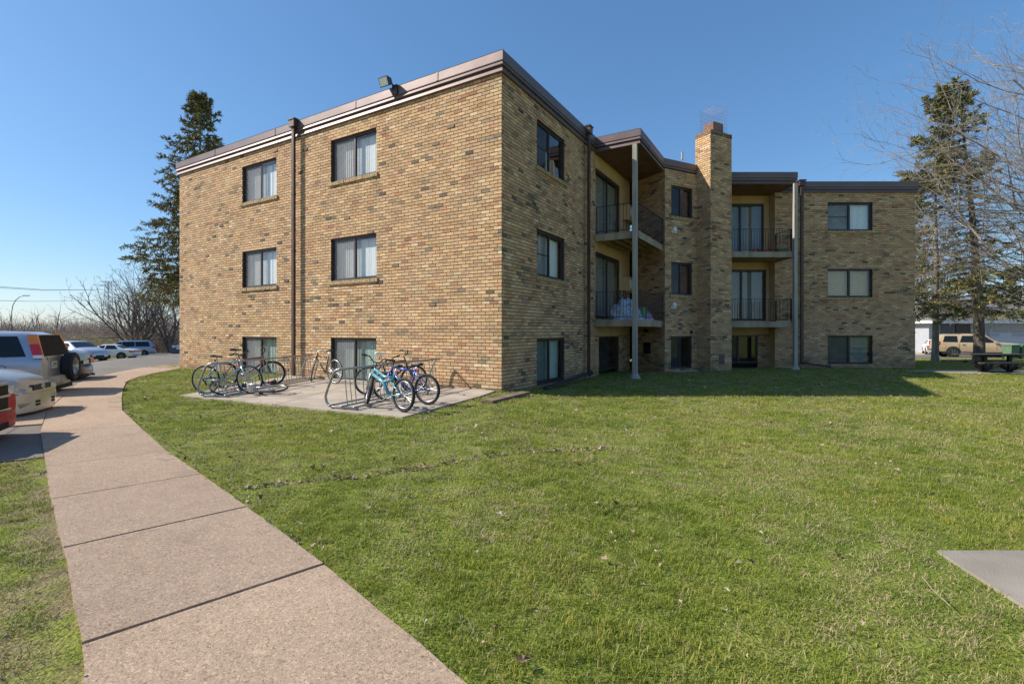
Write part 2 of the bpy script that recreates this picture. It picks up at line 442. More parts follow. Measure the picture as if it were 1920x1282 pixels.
for i, q in enumerate(pan_ops):
    if i < 2:
        wd = window(Fp, *q, apt, blind='d', sill=False, left_screen=False, flip=True, door=True, name='balcony_door', ang=(20, 10)[i], deep=-.05)
    else: window(Fp, *q, apt, blind=None, sill=False, left_screen=True, deep=-.05)
mb = MB()       # air conditioner boxes hung on the recess wall
for z in (DZ[0]+1.15, DZ[1]+1.2):
    b_ = MB(); b_.obox(Fp, 9.45, 10.15, .001, .28, z, z+.62); bo = b_.build('wall_cabinet', M['stucco'], apt)
    b_ = MB(); b_.obox(Fp, 9.55, 9.85, .281, .30, z+.18, z+.5); b_.build('vent_cover', M['white'], bo)
# --- side of the bump-out
FS = frame(P, (-DN[0], -DN[1]), (-.880, -.475))
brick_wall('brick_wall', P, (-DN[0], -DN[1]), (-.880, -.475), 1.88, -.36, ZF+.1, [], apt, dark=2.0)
q = MB(); q.obox(FS, .72, 1.12, .018, .04, .55, 1.02); q.build('vent_grille', M['dark'], apt)
q = MB(); q.obox(FS, .80, 1.02, .018, .10, 1.42, 1.58); q.build('exterior_lamp', M['dark'], apt)
# --- bump-out front
zc0, zc1 = sn(6.00), sn(7.42)
ops = [(.33, 1.52, sn(6.05), sn(7.33)), (.33, 1.50, sn(2.95), sn(4.28)), (.31, 1.49, sn(-.02), sn(1.30))]
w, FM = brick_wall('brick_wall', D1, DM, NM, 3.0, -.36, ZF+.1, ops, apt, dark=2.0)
for i, (u0, u1, z0, z1) in enumerate(ops):
    window(FM, u0, u1, z0, z1, apt, blind=None if i != 2 else None, sill=i < 2, left_screen=True)
    if i < 2: blinds(FM, u0+.62, u1-.08, z0+.08, z1-.1, -.2, M['soffit'], apt, 25, 'vertical_blind')
for (u, z) in ((.48, 5.53), (.46, 2.52)):
    q = MB(); q.lathe(FM(u, .012, z), (NM[0], NM[1], 0), [(.09,0),(.11,.03),(.10,.07),(.05,.10),(0,.10)], 12); q.obox(FM, u-.14, u+.14, .014, .024, z-.13, z-.02); q.build('dryer_vent', M['white'], apt, True, 40)
q = MB(); q.lathe(FM(1.44, .012, 1.45), (NM[0], NM[1], 0), [(.07,0),(.07,.03),(0,.03)], 12); q.build('exterior_lamp', M['dark'], apt)
q = MB(); q.obox(FM, .22, 1.62, .014, .24, -.17, -.10); q.build('window_ledge', M['concrete'], apt)
# --- chimney
ch = MB(); 
chz = 9.56
e = .02
cp = [(Mc[0]+DN[0]*e+DM[0]*e, Mc[1]+DN[1]*e+DM[1]*e)]
chim = None
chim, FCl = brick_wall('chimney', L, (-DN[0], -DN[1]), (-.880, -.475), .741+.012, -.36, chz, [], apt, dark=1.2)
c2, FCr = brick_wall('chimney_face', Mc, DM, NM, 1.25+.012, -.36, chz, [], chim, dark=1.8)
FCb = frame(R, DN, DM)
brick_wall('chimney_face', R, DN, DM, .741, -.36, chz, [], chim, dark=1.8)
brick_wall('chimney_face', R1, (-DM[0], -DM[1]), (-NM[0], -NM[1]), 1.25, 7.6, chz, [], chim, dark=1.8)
q = MB(); q.poly([(p[0], p[1], chz-.03) for p in (Mc, R, R1, L)]); q.build('chimney_cap', M['mortar'], chim)
cc = (Mc[0]+DM[0]*.62+DN[0]*.37, Mc[1]+DM[1]*.62+DN[1]*.37)
def rot_rect(c, hx, hy, dx=DM, dy=DN): return [(c[0]+dx[0]*a*hx+dy[0]*b*hy, c[1]+dx[1]*a*hx+dy[1]*b*hy) for a, b in ((-1,-1),(1,-1),(1,1),(-1,1))]
q = MB(); q.prism(rot_rect(cc, .30, .24), chz-.02, chz+.42); q.build('flue_liner', mat('clay_flue', (.25,.13,.08), .9, var=.2, scale=6), chim)
# wire spark guard
q = MB(); rr = rot_rect(cc, .42, .33)
z0_, z1_ = chz-.02, chz+1.02
for k in range(4):
    a, b = Vector((*rr[k],0)), Vector((*rr[(k+1)%4],0))
    n_ = 14
    for i in range(n_):
        p = a.lerp(b, i/n_); q.beam((p.x,p.y,z0_), (p.x,p.y,z1_), .0028, .0028)
    for i in range(9):
        z = z0_ + (z1_-z0_)*i/8; q.beam((a.x,a.y,z), (b.x,b.y,z), .0028, .0028)
for i in range(12):
    a = Vector((*rr[0],z1_)).lerp(Vector((*rr[1],z1_)), i/12); b = Vector((*rr[3],z1_)).lerp(Vector((*rr[2],z1_)), i/12); q.beam(a, b, .0028, .0028)
q.build('spark_guard', mat('guard_wire', (.25,.2,.25), .5, metal=.5), chim)
q = MB(); q.obox(FCr, .50, .80, .018, .03, .16, .56); q.build('cleanout_door', M['pipe'], chim)
q = MB(); q.tube([FCl(.02,.03,7.0),FCl(.02,.03,8.0)], .015, 6); q.build('conduit', M['frame_lt'], chim)
# --- recess behind second balcony
YB = 22.80; YW = 22.29
FB = lambda u, d, z: (u, YB-d, z)
ops = [(9.6, 11.80, DZ[0]+.08, 7.45), (9.6, 11.90, DZ[1]+.08, 4.36), (9.7, 11.50, ZW[2][0]+.0, ZW[2][1])]
plain_wall('stucco_panel', FB, ops[:2]+[(9.7, 11.5, 1.3, ZW[2][1])], 7.4, 12.03, 1.32, ZF+.1, M['stucco'], apt, d=0)
brick_wall('brick_wall', (7.4, YB), (1,0), (0,-1), 4.63, -.36, 1.31, [(2.3, 4.1, -.4, 1.32)], apt, dark=1.8)
for i, q_ in enumerate(ops):
    window(FB, *q_, apt, blind=('d', 'd', None)[i], sill=False, left_screen=(i == 2), door=i < 2, name=('balcony_door' if i < 2 else 'window'), deep=-.03, ang=(25, 4)[min(i,1)])
q = MB(); q.box(12.032, 12.05, YW+.01, YB, -.3, ZF+.1); q.build('jamb_wall', M['stucco'], apt)
# --- right wing
ops = [(14.44-12.03, 16.50-12.03, z0, z1) for (z0, z1) in ZW]
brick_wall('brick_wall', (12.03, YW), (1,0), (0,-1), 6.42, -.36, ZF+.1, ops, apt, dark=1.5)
FX = lambda u, d, z: (12.03+u, YW-d, z)
for i, (u0, u1, z0, z1) in enumerate(ops):
    window(FX, u0, u1, z0, z1, apt, blind=('w', 'b', 'd')[i], sill=i < 2, midbar=i == 0, ang=(18, 12, 25)[i], left_screen=(i != 1))
# end walls and back
brick_wall('brick_wall', (18.45, YW), (0,1), (1,0), 9, -.36, ZF+.1, [], apt)
brick_wall('brick_wall', W2, (-DR[0], -DR[1]), (-.859, .511), 12, -.36, ZF+.1, [], apt)
q = MB()
for a, b in (((18.45, 31.3), W2), ((8.64,20.6), (7.45,22.8))): q.poly([(a[0],a[1],-.3),(b[0],b[1],-.3),(b[0],b[1],ZF),(a[0],a[1],ZF)])
q.build('back_wall', M['mortar'], apt)
# --- roof slab
plan = [A, B, C, D, L, (8.6,20.6), (8.6,20.95), (12.16,20.95), (12.16,YW), (18.45,YW), (18.45,31.3), W2, W]
q = MB(); q.poly([(p[0], p[1], 8.16) for p in plan]); q.build('roof', M['roof'], apt)
# --- fascia swept along the eaves
def sweep(name, path, prof, m, parent):
    n = len(path); mb = MB(); nr = []
    for i in range(n-1):
        d = Vector((path[i+1][0]-path[i][0], path[i+1][1]-path[i][1])).normalized(); nr.append(Vector((d.y, -d.x)))
    rows = []
    for i in range(n):
        a = nr[max(0,i-1)]; b = nr[min(n-2,i)]; m_ = (a+b).normalized(); k = 1/max(.3, m_.dot(a))
        rows.append([(path[i][0]+m_.x*o*k, path[i][1]+m_.y*o*k, z) for o, z in prof])
    for i in range(n-1):
        for j in range(len(prof)-1):
            mb.poly([rows[i][j], rows[i+1][j], rows[i+1][j+1], rows[i][j+1]])
    for r_ in (rows[0], rows[-1]): mb.poly(r_)
    return mb.build(name, m, parent)
prof = [(-.02,7.80),(.080,7.80),(.086,7.81),(.046,7.945),(.100,7.952),(.106,7.965),(.078,8.045),(.098,8.052),(.102,8.07),(.100,8.285),(.106,8.30),(.02,8.32),(-.25,8.30),(-.25,8.17)]
fpath1 = [W2, W, A, B, C, D, (L[0]-.02, L[1]-.01)]
sweep('roof_fascia', fpath1, prof, M['fascia'], apt)
sweep('roof_fascia', [(8.75,20.98), (12.16,20.98), (12.16,YW), (18.45,YW), (18.45,31.3)], prof, M['fascia'], apt)
q = MB()    # seams in the fascia
for u in (1.9, 5.0, 8.9, 12.6): q.obox(FLW, u, u+.05, .098, .112, 8.07, 8.29)
q.build('fascia_seam', M['fascia'], apt)
# soffits
q = MB()
def planks(poly, z, d, w_=.14):
    d = Vector(d); nn = Vector((-d.y, d.x)); pts = [Vector(p) for p in poly]
    o = pts[0]; bm = bmesh.new(); f = bm.faces.new([bm.verts.new((p.x, p.y, z)) for p in pts])
    lo = min((p-o).dot(nn) for p in pts); hi = max((p-o).dot(nn) for p in pts); k = lo
    while k < hi:
        for off in (0, .012):
            c = o + nn*(k+off); bmesh.ops.bisect_plane(bm, geom=bm.verts[:]+bm.edges[:]+bm.faces[:], plane_co=(c.x,c.y,z), plane_no=(nn.x,nn.y,0))
        k += w_
    for fc in bm.faces:
        c = fc.calc_center_median(); t = ((Vector((c.x,c.y))-o).dot(nn)-lo) % w_
        for v in fc.verts: pass
        vs_ = [(v.co.x, v.co.y, z + (.018 if t < .012 else 0)) for v in fc.verts]
        q.poly(vs_)
    bm.free()
planks([B, C, D, D1, P], ZF+.0, DR)
q.build('soffit', M['soffit'], apt)
q = MB(); planks([(8.7,20.97),(12.14,20.97),(12.14,YB),(7.4,YB),(8.64,20.7)], ZF+.0, (1,0))
q.build('soffit', M['soffit'], apt)
# --- decks, rails, posts
def railing(path, z, h=.98, skip=None):
    q = MB(); ps = [Vector((p[0],p[1],0)) for p in path]
    for i in range(len(ps)-1):
        a, b = ps[i], ps[i+1]; Ln = (b-a).length; d = (b-a)/Ln
        for zz in (z+h, z+.09): q.beam(a+Vector((0,0,zz)), b+Vector((0,0,zz)), .03, .016)
        k = 0
        while k < Ln:
            p = a+d*k; q.beam(p+Vector((0,0,z+.09)), p+Vector((0,0,z+h)), .013, .013); k += .12
    for p in ps: q.beam(p+Vector((0,0,z+.01)), p+Vector((0,0,z+h+.01)), .034, .034)
    return q
Ci = (C[0]-.10, C[1]+.10)
Bi = (B[0]+NRF[0]*.06+DR[0]*.05, B[1]+NRF[1]*.06+DR[1]*.05); Ri = (C[0]+NRF[0]*-.07+DR[0]*.07, C[1]+NRF[1]*-.07+DR[1]*.07); Di = (D1[0]+(-.88)*.12, D1[1]-.475*.12)
for i, z in enumerate(DZ):
    q = MB(); q.prism([B, C, D, P], z-.035, z); bal = q.build('balcony', M['wood'], apt)
    q = MB()
    def bm_(a, b, off=0): q.beam((a[0],a[1],z-.125), (b[0],b[1],z-.125), .045, .23)
    bm_((B[0]+DR[0]*.03,B[1]+DR[1]*.03), (C[0]+DR[0]*.03, C[1]+DR[1]*.03)); bm_((C[0]-NRF[0]*.02+DR[0]*.06, C[1]-NRF[1]*.02+DR[1]*.06), D)
    q.build('rim_beam', M['wood'], bal)
    q = MB()
    for k in (.25,.6,.95,1.3):
        a = (B[0]+NRF[0]*k+DR[0]*.06, B[1]+NRF[1]*k+DR[1]*.06); b = (a[0]+DR[0]*(3.1), a[1]+DR[1]*(3.1)); q.beam((a[0],a[1],z-.14),(b[0],b[1],z-.14), .045, .18)
    q.build('joist', M['joist'], bal)
    railing([Bi, Ri, Di], z).build('railing', M['rail'], bal)
    # second balcony
    q = MB(); q.prism([(8.72,20.98),(12.14,20.98),(12.14,YW),(12.02,YW+.0),(12.02,YB),(7.5,YB),(8.66,20.72)], z-.035, z); bal2 = q.build('balcony', M['wood'], apt)
    q = MB(); q.beam((8.72,20.95,z-.125),(12.14,20.95,z-.125), .045, .23); q.beam((12.16,20.93,z-.125),(12.16,YW-.02,z-.125), .045, .23); q.build('rim_beam', M['wood'], bal2)
    q = MB(); q.poly([(8.75,21.0,z-.2),(12.1,21.0,z-.2),(12.1,YB,z-.2),(7.6,YB,z-.2)]); q.build('joist', M['joist'], bal2)
    railing([(8.9,21.02),(12.06,21.02),(12.06,YW-.03)], z).build('railing', M['rail'], bal2)
for (x, y, w_) in ((4.17, 16.50, .145), (12.12, 20.84, .145)):
    q = MB(); zz = zg(x,y)-.1
    a = math.radians(-31) if x < 6 else 0.0
    c_, s_ = math.cos(a)*w_/2, math.sin(a)*w_/2
    q.prism([(x-c_+s_, y-s_-c_), (x+c_+s_, y+s_-c_), (x+c_-s_, y+s_+c_), (x-c_-s_, y-s_+c_)], zz, 7.80)
    po = q.build('support_post', M['wood_post'], apt)
    q = MB(); r0, r1 = w_*1.3, w_*.62
    zb = zg(x,y)
    q.lathe((x,y,zb-.05), (0,0,1), [(r0*1.05,0),(r0,.08),(r1*1.2,.22),(r1*1.1,.24)], 4 if False else 10); q.build('post_footing', M['wood_post'], po)
# --- downspouts
def downspout(F, u, d, z0, z1, head=True):
    q = MB(); w_ = .05; 
    q.obox(F, u-.055, u+.055, d, d+.08, z0, z1)
    for z in (z0+1.3, (z0+z1)/2, z1-2.2): q.obox(F, u-.065, u+.065, d-.012, d+.088, z, z+.05)
    o = q.build('downspout', M['pipe'], apt)
    if head:
        q = MB(); q.obox(F, u-.13, u+.13, .10, .26, z1, z1+.22); q.obox(F, u-.16, u+.16, .09, .28, z1+.22, z1+.26); q.build('conductor_head', M['pipe'], o)
    return o
downspout(FLW, 7.83, .13, .05, 8.08); downspout(FRF, 5.27, .13, .0, 8.10)
downspout(FX, (1503-960)*.02425-12.03, .13, .0, 8.08)
q = MB(); q.obox(FX, (1372-960)*.02425-12.03+0, 0, 0, 0, 0, 0) if False else None
# --- floodlight on the roof edge
fx = FLW(3.62, .02, 8.33)
fl = MB(); fl.obox(FLW, 3.32, 3.50, -.02, .15, 8.06, 8.325); fl.tube([FLW(3.42,.1,8.30), FLW(3.50,.16,8.36)], .022, 8)
fo = fl.build('floodlight', M['frame'], apt)
h = MB(); c = Vector(FLW(3.62, .24, 8.42)); ax = Vector((-.45,-.80,-.38)).normalized(); sd = ax.cross(Vector((0,0,1))).normalized(); up = sd.cross(ax)
def hb(mb, s0, s1, h0, h1): 
    vs = [c + ax*t + sd*(a*s) + up*(b*hh) for (t, s, hh) in ((-.12, s0, h0), (.12, s1, h1)) for a, b in ((-1,-1),(1,-1),(1,1),(-1,1))]
    mb.add(vs, [(0,3,2,1),(4,5,6,7),(0,1,5,4),(1,2,6,5),(2,3,7,6),(3,0,4,7)])
hb(h, .10, .165, .08, .125); h.build('lamp_housing', M['frame'], fo)
h = MB(); vs = [c + ax*.128 + sd*(a*.145) + up*(b*.105) for a, b in ((-1,-1),(1,-1),(1,1),(-1,1))]; h.poly(vs); h.build('lens', mat('lens_glass', (.45,.5,.45), .15, var=.1), fo)
# --- antenna mast on the roof
q = MB(); ax_, ay_ = (1279-960)/913*24.0, 24.0
q.tube([(ax_,ay_,8.1),(ax_,ay_,9.9)], .012, 6); q.tube([(ax_,ay_,9.9),(ax_,ay_,10.3)], .055, 10); q.build('roof_antenna', M['frame_lt'], apt)
q = MB(); q.lathe((ax_-1.5, ay_+1, 8.1), (0,0,1), [(.09,0),(.09,.5),(.14,.52),(.14,.6),(0,.6)], 10); q.build('roof_vent', M['fascia'], apt)

# --- drain extensions lying on the grass (loose things)
def drain(pts, w_, h_, m, name, label, cat, group=None):
    q = MB()
    for i in range(len(pts)-1):
        q.beam(pts[i], pts[i+1], w_, h_)
    o = q.build(name, m); tag(o, label, cat, group)
p1, p2, p3 = gp(906,756), gp(985,737), gp(1106,697,-.03)
drain([(p1[0]+.08,p1[1],.035+zg(*p1)), (p2[0],p2[1]-.05,.06+zg(*p2))], .26, .05, M['timber'], 'splash_board', 'flat weathered brown board on the grass at the corner of the brick wall', 'board')
a_ = FRF(1.55,.42,zg(.9,12.6)+.06); b_ = FRF(5.35,.24,.10)
q = MB(); q.beam(a_, b_, .12, .08); dx = q.build('drain_extension', M['pipe_dk']); tag(dx, 'long black drain pipe sloping along the foot of the shaded wall to the corner board', 'drain pipe')
q = MB(); q.beam(FRF(5.27,.17,.0), FRF(5.27,.30,.12), .11, .09); q.build('elbow', M['pipe_dk'], dx)
xw = (1503-960)*.02425
q = MB(); q.beam((xw, YW-.2, .05), (xw+.95, YW-.75, -.10), .11, .08); dx = q.build('drain_extension', M['pipe_dk']); tag(dx, 'short black drain pipe angled out onto the shaded lawn below the right wing downspout', 'drain pipe')
# ================================================================ ground
def grid_lines(a, b, fine0, fine1, fs, growth=1.25):
    xs = list(np.arange(fine0, fine1+1e-6, fs)); s = fs; x = fine1
    while x < b: s *= growth; x += s; xs.append(x)
    s = fs; x = fine0
    while x > a: s *= growth; x -= s; xs.insert(0, x)
    return xs
def ground_shader(m, nt, b, base_only=False):
    """returns colour output: soil / straw / green mix laid out in world space"""
    geo = N(nt, 'ShaderNodeNewGeometry')
    def nz(sc, det=4, rough=.55):
        n = N(nt, 'ShaderNodeTexNoise'); n.inputs['Scale'].default_value = sc; n.inputs['Detail'].default_value = det; n.inputs['Roughness'].default_value = rough
        nt.links.new(geo.outputs['Position'], n.inputs['Vector']); return n.outputs['Fac']
    return geo, nz
def ramp(nt, fac, stops):
    r = N(nt, 'ShaderNodeValToRGB'); cr = r.color_ramp
    while len(cr.elements) < len(stops): cr.elements.new(.5)
    for e, (p, c) in zip(cr.elements, stops): e.position = p; e.color = (*c, 1)
    nt.links.new(fac, r.inputs[0]); return r.outputs[0]
def mixc(nt, fac, a, b, mode='MIX'):
    n = N(nt, 'ShaderNodeMix'); n.data_type = 'RGBA'; n.blend_type = mode
    for k, v in ((0, fac), (6, a), (7, b)):
        if hasattr(v, 'links'): nt.links.new(v, n.inputs[k])
        elif k == 0: n.inputs[0].default_value = v
        else: n.inputs[k].default_value = (*v, 1)
    return n.outputs[2]
m, nt, b = new_mat('lawn_soil'); geo, nz = ground_shader(m, nt, b)
soil = ramp(nt, nz(3.0, 8), [(.3,(.17,.19,.045)),(.5,(.20,.24,.045)),(.65,(.25,.26,.07)),(.78,(.33,.28,.14))])
big = ramp(nt, nz(.35, 5), [(.35,(.9,.95,.9)),(.65,(1.1,1.05,1.0))])
fine = ramp(nt, nz(60, 4), [(.3,(.5,.5,.5)),(.7,(1.45,1.45,1.4))])
sp = N(nt, 'ShaderNodeSeparateXYZ'); nt.links.new(geo.outputs['Position'], sp.inputs[0])
wood_floor = N(nt, 'ShaderNodeMapRange'); wood_floor.inputs[1].default_value = 55; wood_floor.inputs[2].default_value = 58; nt.links.new(sp.outputs[1], wood_floor.inputs[0])
soil = mixc(nt, wood_floor.outputs[0], soil, ramp(nt, nz(.8, 8), [(.3,(.17,.13,.085)),(.7,(.30,.25,.17))]))
dt = N(nt, 'ShaderNodeVectorMath'); dt.operation = 'DOT_PRODUCT'; dt.inputs[1].default_value = (1, .80, 0); nt.links.new(geo.outputs['Position'], dt.inputs[0])
vg = N(nt, 'ShaderNodeMapRange'); vg.inputs[1].default_value = .1; vg.inputs[2].default_value = -.2; nt.links.new(dt.outputs['Value'], vg.inputs[0])
vn = N(nt, 'ShaderNodeMapRange'); vn.inputs[1].default_value = .42; vn.inputs[2].default_value = .56; nt.links.new(nz(1.7, 6), vn.inputs[0])
vm_ = N(nt, 'ShaderNodeMath'); vm_.operation = 'MULTIPLY'; nt.links.new(vg.outputs[0], vm_.inputs[0]); nt.links.new(vn.outputs[0], vm_.inputs[1])
soil = mixc(nt, vm_.outputs[0], soil, ramp(nt, nz(7, 8), [(.3,(.15,.11,.07)),(.55,(.27,.22,.12)),(.75,(.38,.32,.18))]))
c = mixc(nt, 1.0, mixc(nt, 1.0, soil, big, 'MULTIPLY'), fine, 'MULTIPLY'); nt.links.new(c, b.inputs['Base Color'])
b.inputs['Roughness'].default_value = 1; b.inputs['Specular IOR Level'].default_value = .1
bp = N(nt, 'ShaderNodeBump'); bp.inputs['Distance'].default_value = .03; nt.links.new(nz(45, 6), bp.inputs['Height']); nt.links.new(bp.outputs[0], b.inputs['Normal'])
M['soil'] = m
xs = grid_lines(-420, 420, -22, 30, .5); ys = grid_lines(-60, 700, -4, 60, .5)
vs = [(x, y, zg(x, y)) for y in ys for x in xs]; nx = len(xs)
fc = [(j*nx+i, j*nx+i+1, (j+1)*nx+i+1, (j+1)*nx+i) for j in range(len(ys)-1) for i in range(nx-1)]
lawn = link('ground', np_mesh('ground', vs, fc, M['soil'], True)); tag(lawn, kind='structure')

def drape(name, pts, m, lift, thick=0.0, kind='structure', step=.5, parent=None, tilt=None):
    """a polygon (x,y) cut on the terrain grid and laid on it"""
    bm = bmesh.new(); bm.faces.new([bm.verts.new((p[0], p[1], 0)) for p in pts])
    x0, x1 = min(p[0] for p in pts), max(p[0] for p in pts); y0, y1 = min(p[1] for p in pts), max(p[1] for p in pts)
    for ax, lo, hi in ((0, x0, x1), (1, y0, y1)):
        k = math.ceil(lo/step)*step
        while k < hi:
            co = [0,0,0]; no = [0,0,0]; co[ax] = k; no[ax] = 1
            bmesh.ops.bisect_plane(bm, geom=bm.verts[:]+bm.edges[:]+bm.faces[:], plane_co=co, plane_no=no); k += step
    bmesh.ops.recalc_face_normals(bm, faces=bm.faces[:])
    if bm.faces[:] and sum(f.normal.z for f in bm.faces) < 0: bmesh.ops.reverse_faces(bm, faces=bm.faces[:])
    for v in bm.verts: v.co.z = zg(v.co.x, v.co.y) + lift + (tilt(v.co.x, v.co.y) if tilt else 0)
    if thick:
        r = bmesh.ops.extrude_face_region(bm, geom=bm.faces[:])
        top = [e for e in r['geom'] if isinstance(e, bmesh.types.BMVert)]
        tops = {v for f in r['geom'] if isinstance(f, bmesh.types.BMFace) for v in f.verts}
        for v in bm.verts:
            if v not in tops: v.co.z -= thick
    me = bpy.data.meshes.new(name); bm.to_mesh(me); bm.free(); me.materials.append(m)
    o = link(name, me, parent)
    if kind: tag(o, kind=kind)
    return o
# asphalt
m, nt, b = new_mat('asphalt'); geo, nz = ground_shader(m, nt, b)
c1 = ramp(nt, nz(.5, 6), [(.3,(.145,.125,.108)),(.7,(.20,.175,.15))]); c2 = ramp(nt, nz(90, 3), [(.3,(.55,.55,.55)),(.7,(1.5,1.48,1.45))])
crk = N(nt, 'ShaderNodeTexVoronoi'); crk.feature = 'DISTANCE_TO_EDGE'; crk.inputs['Scale'].default_value = .35
nt.links.new(geo.outputs['Position'], crk.inputs['Vector'])
ck = ramp(nt, crk.outputs['Distance'], [(0.0,(.45,.45,.45)),(.012,(1,1,1))])
nt.links.new(mixc(nt, 1.0, mixc(nt, 1.0, c1, c2, 'MULTIPLY'), ck, 'MULTIPLY'), b.inputs['Base Color']); b.inputs['Roughness'].default_value = .9
bp = N(nt, 'ShaderNodeBump'); bp.inputs['Distance'].default_value = .008; nt.links.new(nz(110, 3), bp.inputs['Height']); nt.links.new(bp.outputs[0], b.inputs['Normal'])
M['asphalt'] = m
K = [gp(*p) for p in ((78,806),(81,797),(88,775.6),(105,757),(135,729),(147,719),(180,709),(212,700.6),(270,688.5),(337.5,678))]
lot = [gp(82,858), *K, (-13.6,29), (-9,36), (-9,57), (-62,57), (-62,-12), (-16,-2), gp(0,868)]
drape('parking_lot', lot, M['asphalt'], .012)
# pavement of exposed aggregate
m, nt, b = new_mat('aggregate_concrete'); geo, nz = ground_shader(m, nt, b)
oi = N(nt, 'ShaderNodeObjectInfo')
c1 = ramp(nt, nz(.9, 5), [(.3,(.375,.28,.205)),(.7,(.445,.335,.25))]); c2 = ramp(nt, nz(210, 3, .7), [(.28,(.55,.52,.5)),(.45,(.92,.92,.92)),(.62,(1.12,1.12,1.1)),(.78,(1.5,1.5,1.5))])
c3 = ramp(nt, nz(9, 6), [(.3,(.93,.93,.93)),(.7,(1.05,1.05,1.04))])
vo = N(nt, 'ShaderNodeTexVoronoi'); vo.inputs['Scale'].default_value = 110; nt.links.new(geo.outputs['Position'], vo.inputs['Vector'])
vc = N(nt, 'ShaderNodeSeparateColor'); nt.links.new(vo.outputs['Color'], vc.inputs[0])
c4 = ramp(nt, vc.outputs[0], [(0,(.6,.58,.56)),(.18,(.92,.9,.88)),(.8,(1.05,1.05,1.05)),(.95,(1.35,1.3,1.22))])
cc_ = mixc(nt, 1.0, mixc(nt, 1.0, mixc(nt, 1.0, c1, c2, 'MULTIPLY'), c3, 'MULTIPLY'), c4, 'MULTIPLY')
cc_ = mixc(nt, 1.0, cc_, ramp(nt, oi.outputs['Random'], [(0,(.92,.92,.93)),(1,(1.07,1.06,1.04))]), 'MULTIPLY')
cc_ = mixc(nt, 1.0, cc_, ramp(nt, nz(1.6, 8, .65), [(.30,(.80,.79,.78)),(.44,(1,1,1))]), 'MULTIPLY')
nt.links.new(cc_, b.inputs['Base Color']); b.inputs['Roughness'].default_value = .95; b.inputs['Specular IOR Level'].default_value = .2
bp = N(nt, 'ShaderNodeBump'); bp.inputs['Distance'].default_value = .004; nt.links.new(nz(160, 4, .7), bp.inputs['Height']); nt.links.new(bp.outputs[0], b.inputs['Normal'])
M['walk'] = m
JT = [((160,1480),(1130,1500)), ((154,1213),(607,1062)), ((119,1032),(462,954)), ((96,940),(376,892)), ((87,878),(313,849)), ((76,812),(258,799)),
      ((88,775.6),(229,771)), ((105,757),(228,748)), ((135,729),(230.5,730)), ((148,718.5),(238,715.6)), ((180,709),(262,707)), ((212,700.6),(290,700.4)), ((270,688.5),(337.5,691.8))]
JW = [(Vector(gp(*a)), Vector(gp(*b_))) for a, b_ in JT]
walk_poly = []
q = bmesh.new()
slabs = []
rngw = random.Random(3)
for i in range(len(JW)-1):
    (l0, r0), (l1, r1) = JW[i], JW[i+1]
    g = (.012, .010, .007, .005)[min(3, i)]
    dl, dr = (l1-l0), (r1-r0)
    l0b, r0b = l0+dl.normalized()*g, r0+dr.normalized()*g; l1b, r1b = l1-dl.normalized()*g, r1-dr.normalized()*g
    n = max(3, int(dl.length/.12)) if i < 5 else 2
    left = []; right = []
    for k in range(n+1):
        t = k/n; j = rngw.uniform(-.014, .010) if i < 4 and 0 < k < n else 0
        left.append(l0b.lerp(l1b, t)+Vector((j, 0))); j = rngw.uniform(-.006, .008) if i < 4 and 0 < k < n else 0
        right.append(r0b.lerp(r1b, t)+Vector((j, 0)))
    # ragged joint edges near the camera
    bot = [left[0].lerp(right[0], t/14)+Vector((0, rngw.uniform(-.003,.003))) for t in range(1, 14)] if i < 4 else []
    top = [left[-1].lerp(right[-1], t/14)+Vector((0, rngw.uniform(-.003,.003))) for t in range(1, 14)] if i < 4 else []
    slabs.append((left[::-1] + bot + right + top[::-1], (-.004, 0, .003, .004)[min(3, i)], (0.0, l0)))
for i, (pts, dz, (tx, o0)) in enumerate(slabs):
    drape('sidewalk', pts, M['walk'], .022+dz, .09, tilt=(lambda x, y, a=tx, o=o0: a*(x-o.x)))
EDGE_L = [a for a, _ in JW]; EDGE_R = [b_ for _, b_ in JW]
walk_poly = [tuple(p) for p in EDGE_L] + [tuple(p) for p in EDGE_R[::-1]]
drape('sidewalk', [gp(270,688.5), gp(337.5,691.8), gp(337.5,678)], M['walk'], .02, .08)
# apron by the kerb line
ap = [gp(133,730), gp(103.5,757.5), gp(86.5,776.5), gp(79.5,798), gp(0,803.5)]; ap = ap + [(ap[-1][0]-2.6, ap[-1][1]-2.0), (ap[0][0]-2.4, ap[0][1]-1.3)]
drape('concrete_apron', ap[::-1], M['walk'], .034, .04)
# bicycle pad
PAD = [gp(338,744), gp(755,785), gp(903,744), (FLW(.15,.03,0)[0], FLW(.15,.03,0)[1]), (FLW(8.2,.03,0)[0], FLW(8.2,.03,0)[1])]
pm = (Vector(PAD[0])+Vector(PAD[1]))/2; pe = Vector(FLW(4.6,.03,0)[:2])
drape('concrete_pad', [PAD[0], tuple(pm-Vector((.006,0))), tuple(pe-Vector((.006,0))), PAD[4]], M['concrete'], .035, .1)
drape('concrete_pad', [tuple(pm+Vector((.006,0))), PAD[1], PAD[2], PAD[3], tuple(pe+Vector((.006,0)))], M['concrete'], .033, .1)
# slab at lower right and slab under the picnic table
RS = [(3.12,3.575),(3.00,2.85),(2.85,2.0),(2.8,.5),(9,.5),(9,3.60)]
drape('concrete_slab', RS, M['slab'], .02, .08)
PS = [(15.9,20.0),(17.0,18.35),(24,18.35),(24,20.6),(17.5,20.6)]
drape('concrete_slab', PS, M['slab'], .02, .06)
# street beyond on the right, and the drive of the house
drape('street', [(15,37.2),(60,37.2),(60,46),(15,46)], M['asphalt'], .02)
drape('driveway', [(33,46.02),(58,46.02),(58,52),(33,52)], M['concrete'], .02)
